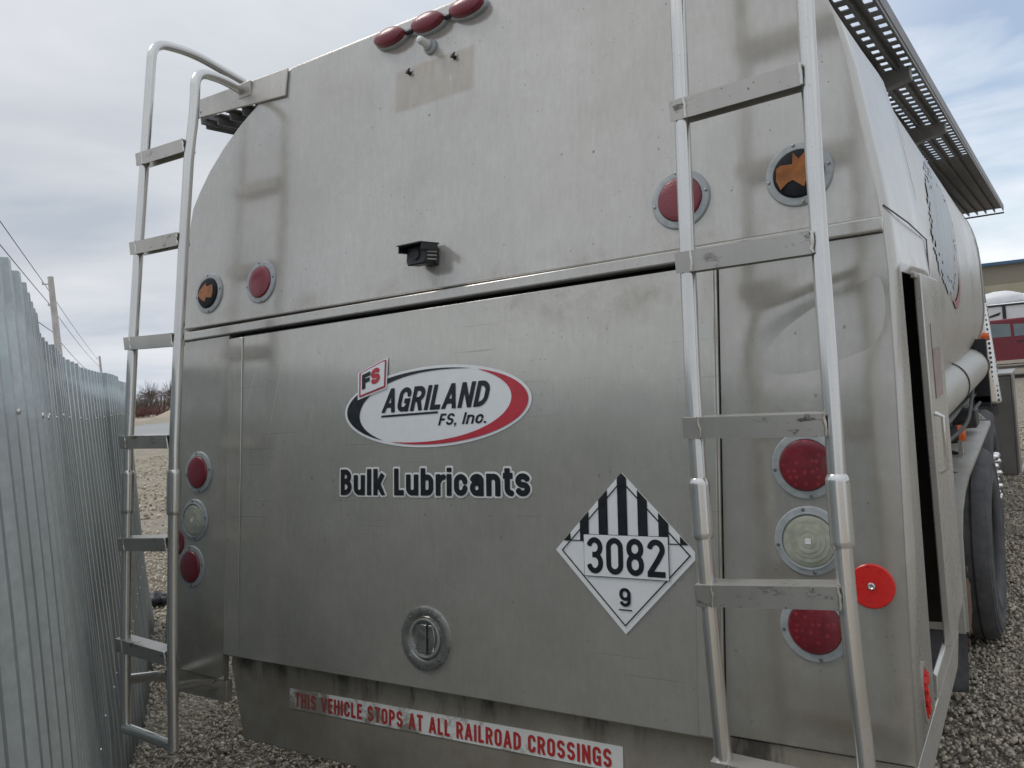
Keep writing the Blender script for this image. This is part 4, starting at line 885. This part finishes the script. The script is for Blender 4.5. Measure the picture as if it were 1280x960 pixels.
b = MB(); b.hexa([(-.6, 8.0, .75), (.6, 8.0, .75), (.5, 9.4, .75), (-.5, 9.4, .75), (-.6, 8.0, 1.7), (.6, 8.0, 1.7), (.48, 9.4, 1.5), (-.48, 9.4, 1.5)]); b.build('hood', 'cabpaint', cb, bevel=.06)
M['glass'] = simple('dark_glass', (.03, .04, .045), .08, 0, .1, 5)
b = MB(); b.box((0, 6.36, 2.05), (1.3, .03, .5)); b.build('rear_window', 'glass', cb, bevel=.01)
wheel(9.0, 1.02, 1); wheel(9.0, 1.02, -1)

# ------------------------------------------------------------------ corrugated fence on the left
def galv():
    m = Mat('galvanised_sheet'); g = m.n('ShaderNodeObjectInfo'); st = m.noise(3, 5, .6, (5, 5, .25)); sp = m.noise(45, 4, .7); v = m.math('ADD', m.math('MULTIPLY', st, .7), m.math('MULTIPLY', g.outputs['Random'], .3))
    c = m.ramp(v, .3, (.36, .415, .43), .75, (.58, .63, .635)); c = m.mix(m.rng(sp, .35, .7, 0, .35), c, (.25, .28, .30))
    c = m.mix(m.math('MULTIPLY', m.rng(m.noise(1.3, 5, .7, (1, 1, .3)), .58, .72, 0, 1), .4), c, (.20, .185, .165))
    m.set(col=c, rough=m.rng(st, .3, .7, .26, .42), metal=.68); m.bump(sp, .08); return m.m
M['galv'] = galv()
fence = thing('metal_fence', 'tall galvanised corrugated sheet fence running along the left side', 'fence')
fpath = [(1.05, -1.90), (.62, -1.545), (.03, -1.17), (-.28, -1.00), (-.92, -.65), (-1.66, -.20), (-2.30, .27), (-3.07, .83), (-4.45, 1.76), (-4.62, 1.87)]
ftop = [(0, 2.06), (.9, 2.0), (1.6, 1.968), (2.2, 1.975), (2.8, 1.956), (3.4, 1.935), (4.3, 1.915), (5.2, 1.905), (7, 1.90)]
P2 = [V((*p, 0)) for p in fpath]; cum = [0]
for a, c in zip(P2, P2[1:]): cum.append(cum[-1]+(c-a).length)
def on_path(s_):
    s_ = max(0, min(s_, cum[-1]-1e-4))
    for i in range(len(P2)-1):
        if s_ <= cum[i+1]:
            t = (s_-cum[i])/(cum[i+1]-cum[i]); return P2[i].lerp(P2[i+1], t), (P2[i+1]-P2[i]).normalized()
PITCH = .116; prof_ = [(0, 0), (.026, 0), (.040, .026), (.062, .026), (.076, 0), (.116, 0)]
def fence_side(s_):
    p, tg = on_path(s_); nrm = V((-tg.y, tg.x, 0)); return p, (nrm if nrm.dot(CAMP-p) > 0 else -nrm)
s0 = 0.0; k = 0
while s0 < cum[-1]-.2:
    npn = 8; b = MB(); pts = []
    for r_ in range(npn):
        for ds, d in prof_[:-1]: pts.append((s0+r_*PITCH+ds, d))
    pts.append((s0+npn*PITCH, 0)); pts = [p for p in pts if p[0] <= cum[-1]+.01]
    rows = 9; lean = random.uniform(-.012, .012); tw = random.uniform(-.012, .012); dz = random.uniform(-.008, .008); vs = []; ph = random.uniform(0, 6)
    def fence_pt(s_, d, t):
        p, nrm = fence_side(s_)
        off = d+lean*(t-.5)*1.2+.012*math.sin(ph+t*4+s_*2.5)*(1-t)*1.3+.004*(k % 2)+.10*max(0, .25-t)*math.sin(s_*2.2+ph)*.6
        return (p+nrm*(off-.02)).xy.to_3d()+V((0, 0, -.04+t*(lerp_tab(ftop, s_)+dz+tw*(s_-s0)+.04)))
    for i in range(rows):
        for s_, d in pts: vs.append(fence_pt(s_, d, i/(rows-1)))
    m_ = len(pts); b.add(vs, [(i*m_+j, i*m_+j+1, (i+1)*m_+j+1, (i+1)*m_+j) for i in range(rows-1) for j in range(m_-1)])
    pn = b.build('panel', 'galv', fence, smooth=20, solid=.0012)
    for t in (.30, .88):                            # a few roofing screws on the ribs
        for s_, d in [p for p in pts if p[1] > .02][1::6]:
            nrm = fence_side(s_)[1]; b = MB(); b.lathe(fence_pt(s_+.010, .026, t), nrm, [(.0055, -.002), (.005, .003), (0, .004)], 8); b.build('screw', 'rail', pn)
    s0 += npn*PITCH-.02; k += 1
for zz in (.4, 1.70):
    b = MB(); pa = []
    for s_ in np.arange(.4, cum[-1]-.05, .35):
        p, tg = on_path(s_); nrm = V((-tg.y, tg.x, 0)); nrm = nrm if nrm.dot(CAMP-p) > 0 else -nrm; pa.append(p-nrm*.075+V((0, 0, zz)))
    b.tube(pa, .03, 8); b.build('back_rail', 'rail', fence)

# ------------------------------------------------------------------ poles and wires
M['wood'] = simple('grey_pole_wood', (.52, .50, .48), .9, 0, .2, 2, .2)
M['wire'] = simple('wire', (.05, .05, .055), .6, 0, .2, 5)
POLES = [(V((-38.6, 19.52, 0)), 8.1), (V((-104.5, 60.0, 0)), 8.2), (V((20.0, -16.6, 0)), 8.8)]
labs = ['pale wooden utility pole rising beyond the fence, nearer one', 'small distant utility pole whose tip shows above the fence']
for (p, h_), lab in zip(POLES[:2], labs):
    h_ = h_; t = thing('utility_pole', lab, 'pole', p, 0, 'utility poles beyond the fence')
    b = MB(); b.tube([(0, 0, -.3), (0, 0, h_*.5), (0, 0, h_)], [.19, .165, .13], 12); b.build('shaft', 'wood', t)
    dirn = V((.538, .843, 0)); b = MB(); b.tube([V((0, 0, h_-.35))-dirn*.38, V((0, 0, h_-.35))+dirn*.1], .035, 6); b.build('crossarm', 'wood', t)
    for s_, dz in ((-.35, -.32), (-.2, -1.4)):
        b = MB(); b.lathe(V((0, 0, h_+dz))+dirn*s_, (0, 0, 1), [(.04, 0), (.05, .08), (.03, .14), (0, .15)], 10); b.build('insulator', 'whiteold', t)
def wire(offs, dz, lab, sag):
    b = MB(); pts = []
    dirn = V((.538, .843, 0)); seq = [POLES[1], POLES[0], POLES[2]]
    for (p, h), (q, h2) in zip(seq, seq[1:]):
        for k in range(25):
            t = k/24; c = p.lerp(q, t)+dirn*offs; pts.append(c+V((0, 0, h+(h2-h)*t+dz-4*sag*t*(1-t))))
    out = [pts[0]]
    for x in pts[1:]:
        if (x-out[-1]).length > .01: out.append(x)
    b.tube(out, .016, 6); tag(b.build('power_line', 'wire'), lab, 'power line', 'wires between the utility poles')
wire(-.36, -.17, 'highest overhead wire strung between the utility poles', .2); wire(-.2, -1.25, 'second overhead wire strung just below the highest one', .3); wire(-.2, -2.6, 'lowest overhead wire strung between the utility poles', .6)

# ------------------------------------------------------------------ bare bushes, brush and small clutter on the left
M['twig'] = simple('bare_twigs', (.12, .095, .08), .9, 0, .3, 2); M['twigred'] = simple('reddish_twigs', (.15, .07, .06), .9, 0, .3, 2)
def bush(p, w, h, n, mat, lab, seedv, tree=False):
    rnd = random.Random(seedv); t = thing('bare_tree' if tree else 'bare_bush', lab, 'tree' if tree else 'bush', p, 0, 'bare brush along the skyline')
    b = MB(); tk = MB()
    if tree: tk.tube([(0, 0, -.1), (.05, 0, h*.35), (.1, .05, h*.55)], [.12, .09, .05], 6); tk.build('trunk', mat, t)
    for i in range(n):
        a = rnd.uniform(0, 6.28); r_ = w*rnd.random()**.6; s_ = V((r_*.5*math.cos(a), r_*.5*math.sin(a), rnd.uniform(0, h*.35) if not tree else rnd.uniform(h*.3, h*.6)))
        if tree: s_ = V((s_.x*.3, s_.y*.3, s_.z))
        hh = h*(1-.5*(r_/w)**2)*rnd.uniform(.6, 1.05); e = V((r_*math.cos(a), r_*math.sin(a), max(hh, s_.z+.2))); m_ = s_.lerp(e, .5)+V((rnd.uniform(-.2, .2), rnd.uniform(-.2, .2), .1))
        b.tube([s_, m_, e], [.035, .022, .008], 3, caps=False)
        for q in range(3):
            z_ = m_.lerp(e, rnd.random()); b.tube([z_, z_+V((rnd.uniform(-.4, .4), rnd.uniform(-.4, .4), rnd.uniform(.1, .5)))], [.014, .005], 3, caps=False)
    b.build('crown' if tree else 'branches', mat, t, smooth=0)
spec = [(58.6, 108, 3.0, 3.1, 170, 'twig', 0), (57.6, 112, 3.4, 2.9, 170, 'twig', 0), (56.6, 118, 3.2, 2.7, 150, 'twig', 0), (59.6, 110, 3.5, 3.2, 170, 'twig', 0), (55.9, 128, 2.2, 4.4, 110, 'twig', 1), (57.1, 130, 2.4, 4.6, 110, 'twig', 1), (55.2, 120, 3.4, 2.8, 140, 'twig', 0), (58.3, 97, 2.6, 1.15, 120, 'twigred', 0), (57.3, 96, 2.6, 1.0, 120, 'twigred', 0), (59.2, 98, 2.6, 1.2, 120, 'twigred', 0)]
blab = ['tallest grey bare bush behind the ladder gap', 'wide grey bare bush right of the tallest one', 'low grey bare bush by the earth mound', 'grey bare bush half hidden by the ladder rail', 'thin bare tree standing right of the bushes', 'thin bare tree standing behind the grey bushes', 'grey bare bush behind the earth mound', 'reddish brush clump in front of the grey bushes', 'low reddish brush clump next to the earth mound', 'reddish brush clump close to the ladder rail']
for i, ((a, d, w, h, n, mt_, tr), lb) in enumerate(zip(spec, blab)): bush(dirpos(a, d), w, h, n, mt_, lb, 40+i, bool(tr))

def lumps(name, p, parts, mat, lab, cat):
    b = MB(); rnd = random.Random(len(name))
    for (dx, dy, dz, sx, sy, sz) in parts:
        vs0 = len(b.v); b.lathe(V(p)+V((dx, dy, dz)), (0, 0, 1), [(0, -sz)]+[(math.sin(q)*1., -math.cos(q)*sz) for q in np.linspace(.3, 2.84, 8)]+[(0, sz)], 14, sx=sx, sy=sy)
        for i in range(vs0, len(b.v)):
            x, y, z = b.v[i]; f = .014; b.v[i] = (x+rnd.uniform(-f, f), y+rnd.uniform(-f, f), max(.002, z+rnd.uniform(-f, f)))
    return tag(b.build(name, mat, smooth=80), lab, cat)
lumps('plastic_bag', (-5.05, 2.17, 0), [(0, 0, .05, .11, .08, .06), (.10, .06, .04, .07, .06, .05), (-.08, -.06, .04, .07, .06, .045)], M['black'], 'crumpled black plastic bag lying on gravel at the fence end', 'bag')
def block(name, p, size, rot, mat, lab, cat):
    b = MB(); b.box((0, 0, size[2]*.42), size, Matrix.Rotation(rot[0], 3, 'Z') @ Matrix.Rotation(rot[1], 3, 'X')); rnd = random.Random(3)
    b.v = [(x+rnd.uniform(-.05, .05), y+rnd.uniform(-.05, .05), max(0, z+rnd.uniform(-.05, .05))) for x, y, z in b.v]
    o = b.build(name, mat, smooth=0, bevel=.012); o.location = p; return tag(o, lab, cat)
M['concrete'] = simple('pale_concrete', (.50, .50, .48), .9, 0, .15, 6, .3)
block('concrete_chunk', (-13.35, 6.95, 0), (.34, .26, .42), (.5, .25), 'concrete', 'pale broken concrete chunk lying on the dirt beyond the fence', 'rubble')

# ------------------------------------------------------------------ right background: red pickup, white trailer, warehouse
M['redpaint'] = simple('dark_red_paint', (.15, .014, .024), .28, 0, .1, 3); M['wpaint'] = simple('white_paint', (.72, .73, .74), .4, 0, .06, 3)
M['tint'] = simple('window_glass', (.10, .13, .14), .08, 0, .2, 2); M['beige'] = simple('beige_siding', (.28, .255, .205), .8, 0, .1, .6); M['beigelight'] = simple('pale_siding', (.40, .37, .27), .8, 0, .1, .6); M['bluetrim'] = simple('blue_trim', (.06, .13, .22), .5, 0, .1, 1)
def car():
    t = thing('pickup_truck', 'dark red crew cab pickup parked beyond the front of the tanker', 'pickup', (-.45, 26.0, 0), R(8))
    # its long side faces the camera: x = length, y = depth (negative towards camera)
    prof2 = [(-1.35, .42), (-1.35, .95), (-1.30, 1.12), (-1.05, 1.22), (-.62, 1.70), (-.45, 1.76), (1.0, 1.78), (1.25, 1.70), (1.50, 1.22), (3.1, 1.18), (3.12, .50), (3.0, .42)]
    b = MB(); n = len(prof2)
    vs = [(x, -.95 if z < 1.25 else -.80, z) for x, z in prof2]+[(x, .95 if z < 1.25 else .80, z) for x, z in prof2]
    b.add(vs, [tuple(range(n)), tuple(range(2*n-1, n-1, -1))]+[(i, (i+1) % n, n+(i+1) % n, n+i) for i in range(n)]); b.build('body', 'redpaint', t, bevel=.04)
    for xs in ([(-.92, 1.25), (-.52, 1.66), (-.10, 1.69), (-.10, 1.25)], [(-.02, 1.25), (-.02, 1.69), (.62, 1.70), (.62, 1.25)], [(.70, 1.25), (.70, 1.70), (1.02, 1.69), (1.35, 1.25)]):
        b = MB(); b.add([(x, -.955+(z-1.25)*.33, z) for x, z in xs]+[(x, -.925+(z-1.25)*.33, z) for x, z in xs], [(0, 1, 2, 3), (7, 6, 5, 4)]+[(i, (i+1) % 4, 4+(i+1) % 4, 4+i) for i in range(4)]); b.build('side_window', 'tint', t)
    b = MB(); b.box((.9, -.955, .50), (4.0, .05, .10)); b.build('sill_trim', 'chrome', t)
    for x in (-.6, 2.3):
        wv = holder('wheel', t); b = MB(); b.lathe((x, -.97, .38), (0, -1, 0), [(.22, -.2), (.36, -.2), (.38, -.16), (.38, -.02), (.34, .0), (.24, 0)], 28); b.build('tyre', 'tyre', wv)
        b = MB(); b.lathe((x, -.97, .38), (0, -1, 0), [(.24, -.02), (.2, -.05), (0, -.03)], 24); b.build('rim', 'rail', wv)
    for x in (-.06, .66):
        b = MB(); b.box((x+.16, -.965, 1.10), (.16, .03, .03)); b.build('door_handle', 'black', t, bevel=.005)
car(); bpy.data.objects['pickup_truck'].scale = (1, 1, .94)
def trailer():
    t = thing('box_trailer', 'white trailer with black stripes parked behind the red pickup', 'trailer', (.1, 31.5, 0), R(8))
    b = MB(); b.box((1.2, 0, 1.36), (4.6, 2.2, 1.65)); b.build('body', 'wpaint', t, bevel=.08)
    b = MB(); b.box((1.2, -1.115, 2.12), (4.6, .03, .06)); b.build('roof_trim', 'black', t)
    for x in (-.35, .9, 2.4):
        b = MB(); b.box((x, -1.117, 1.75), (.10, .03, .74)); b.build('post_trim', 'black', t)
    b = MB(); b.add([(-.95, -1.13, 1.75), (-.45, -1.13, 1.9), (-.5, -1.13, 1.8), (-.95, -1.13, 1.70)], [(0, 1, 2, 3)]); b.build('stripe', 'ink', t, solid=.01)
    for x in (.6, 1.6):
        b = MB(); b.lathe((x, -1.0, .36), (0, -1, 0), [(.0, -.2), (.34, -.2), (.36, -.05), (.3, 0), (0, 0)], 24); b.build('wheel', 'tyre', t)
    lumps('tarp_bundle', (-.25, 31.3, 2.19), [(0, 0, .15, .75, .5, .28), (.6, .2, .10, .4, .4, .18)], M['wpaint'], 'white tarp bundle heaped on the trailer roof', 'tarp')
trailer()
def shed():
    t = thing('warehouse', 'long beige warehouse with blue roof edge in the right background', 'building', (-.5, 55, 0), R(14))
    b = MB(); b.box((12, 6, 2.38), (38, 12, 4.76)); b.build('wall', 'beige', t)
    b = MB(); b.box((12, -.03, 3.25), (37.9, .08, .75)); b.build('pale_band', 'beigelight', t)
    b = MB(); b.box((12, 6, 4.85), (38.6, 12.6, .18)); b.build('roof', 'bluetrim', t)
    for x in (1.9, 2.35, 9, 16):
        b = MB(); b.box((x, -.12, 2.5), (.09, .12, 4.4)); b.build('downpipe', 'dark', t)
    b = MB(); b.box((6, -.05, 1.4), (3, .12, 2.8)); b.build('door', 'dark', t)
shed()
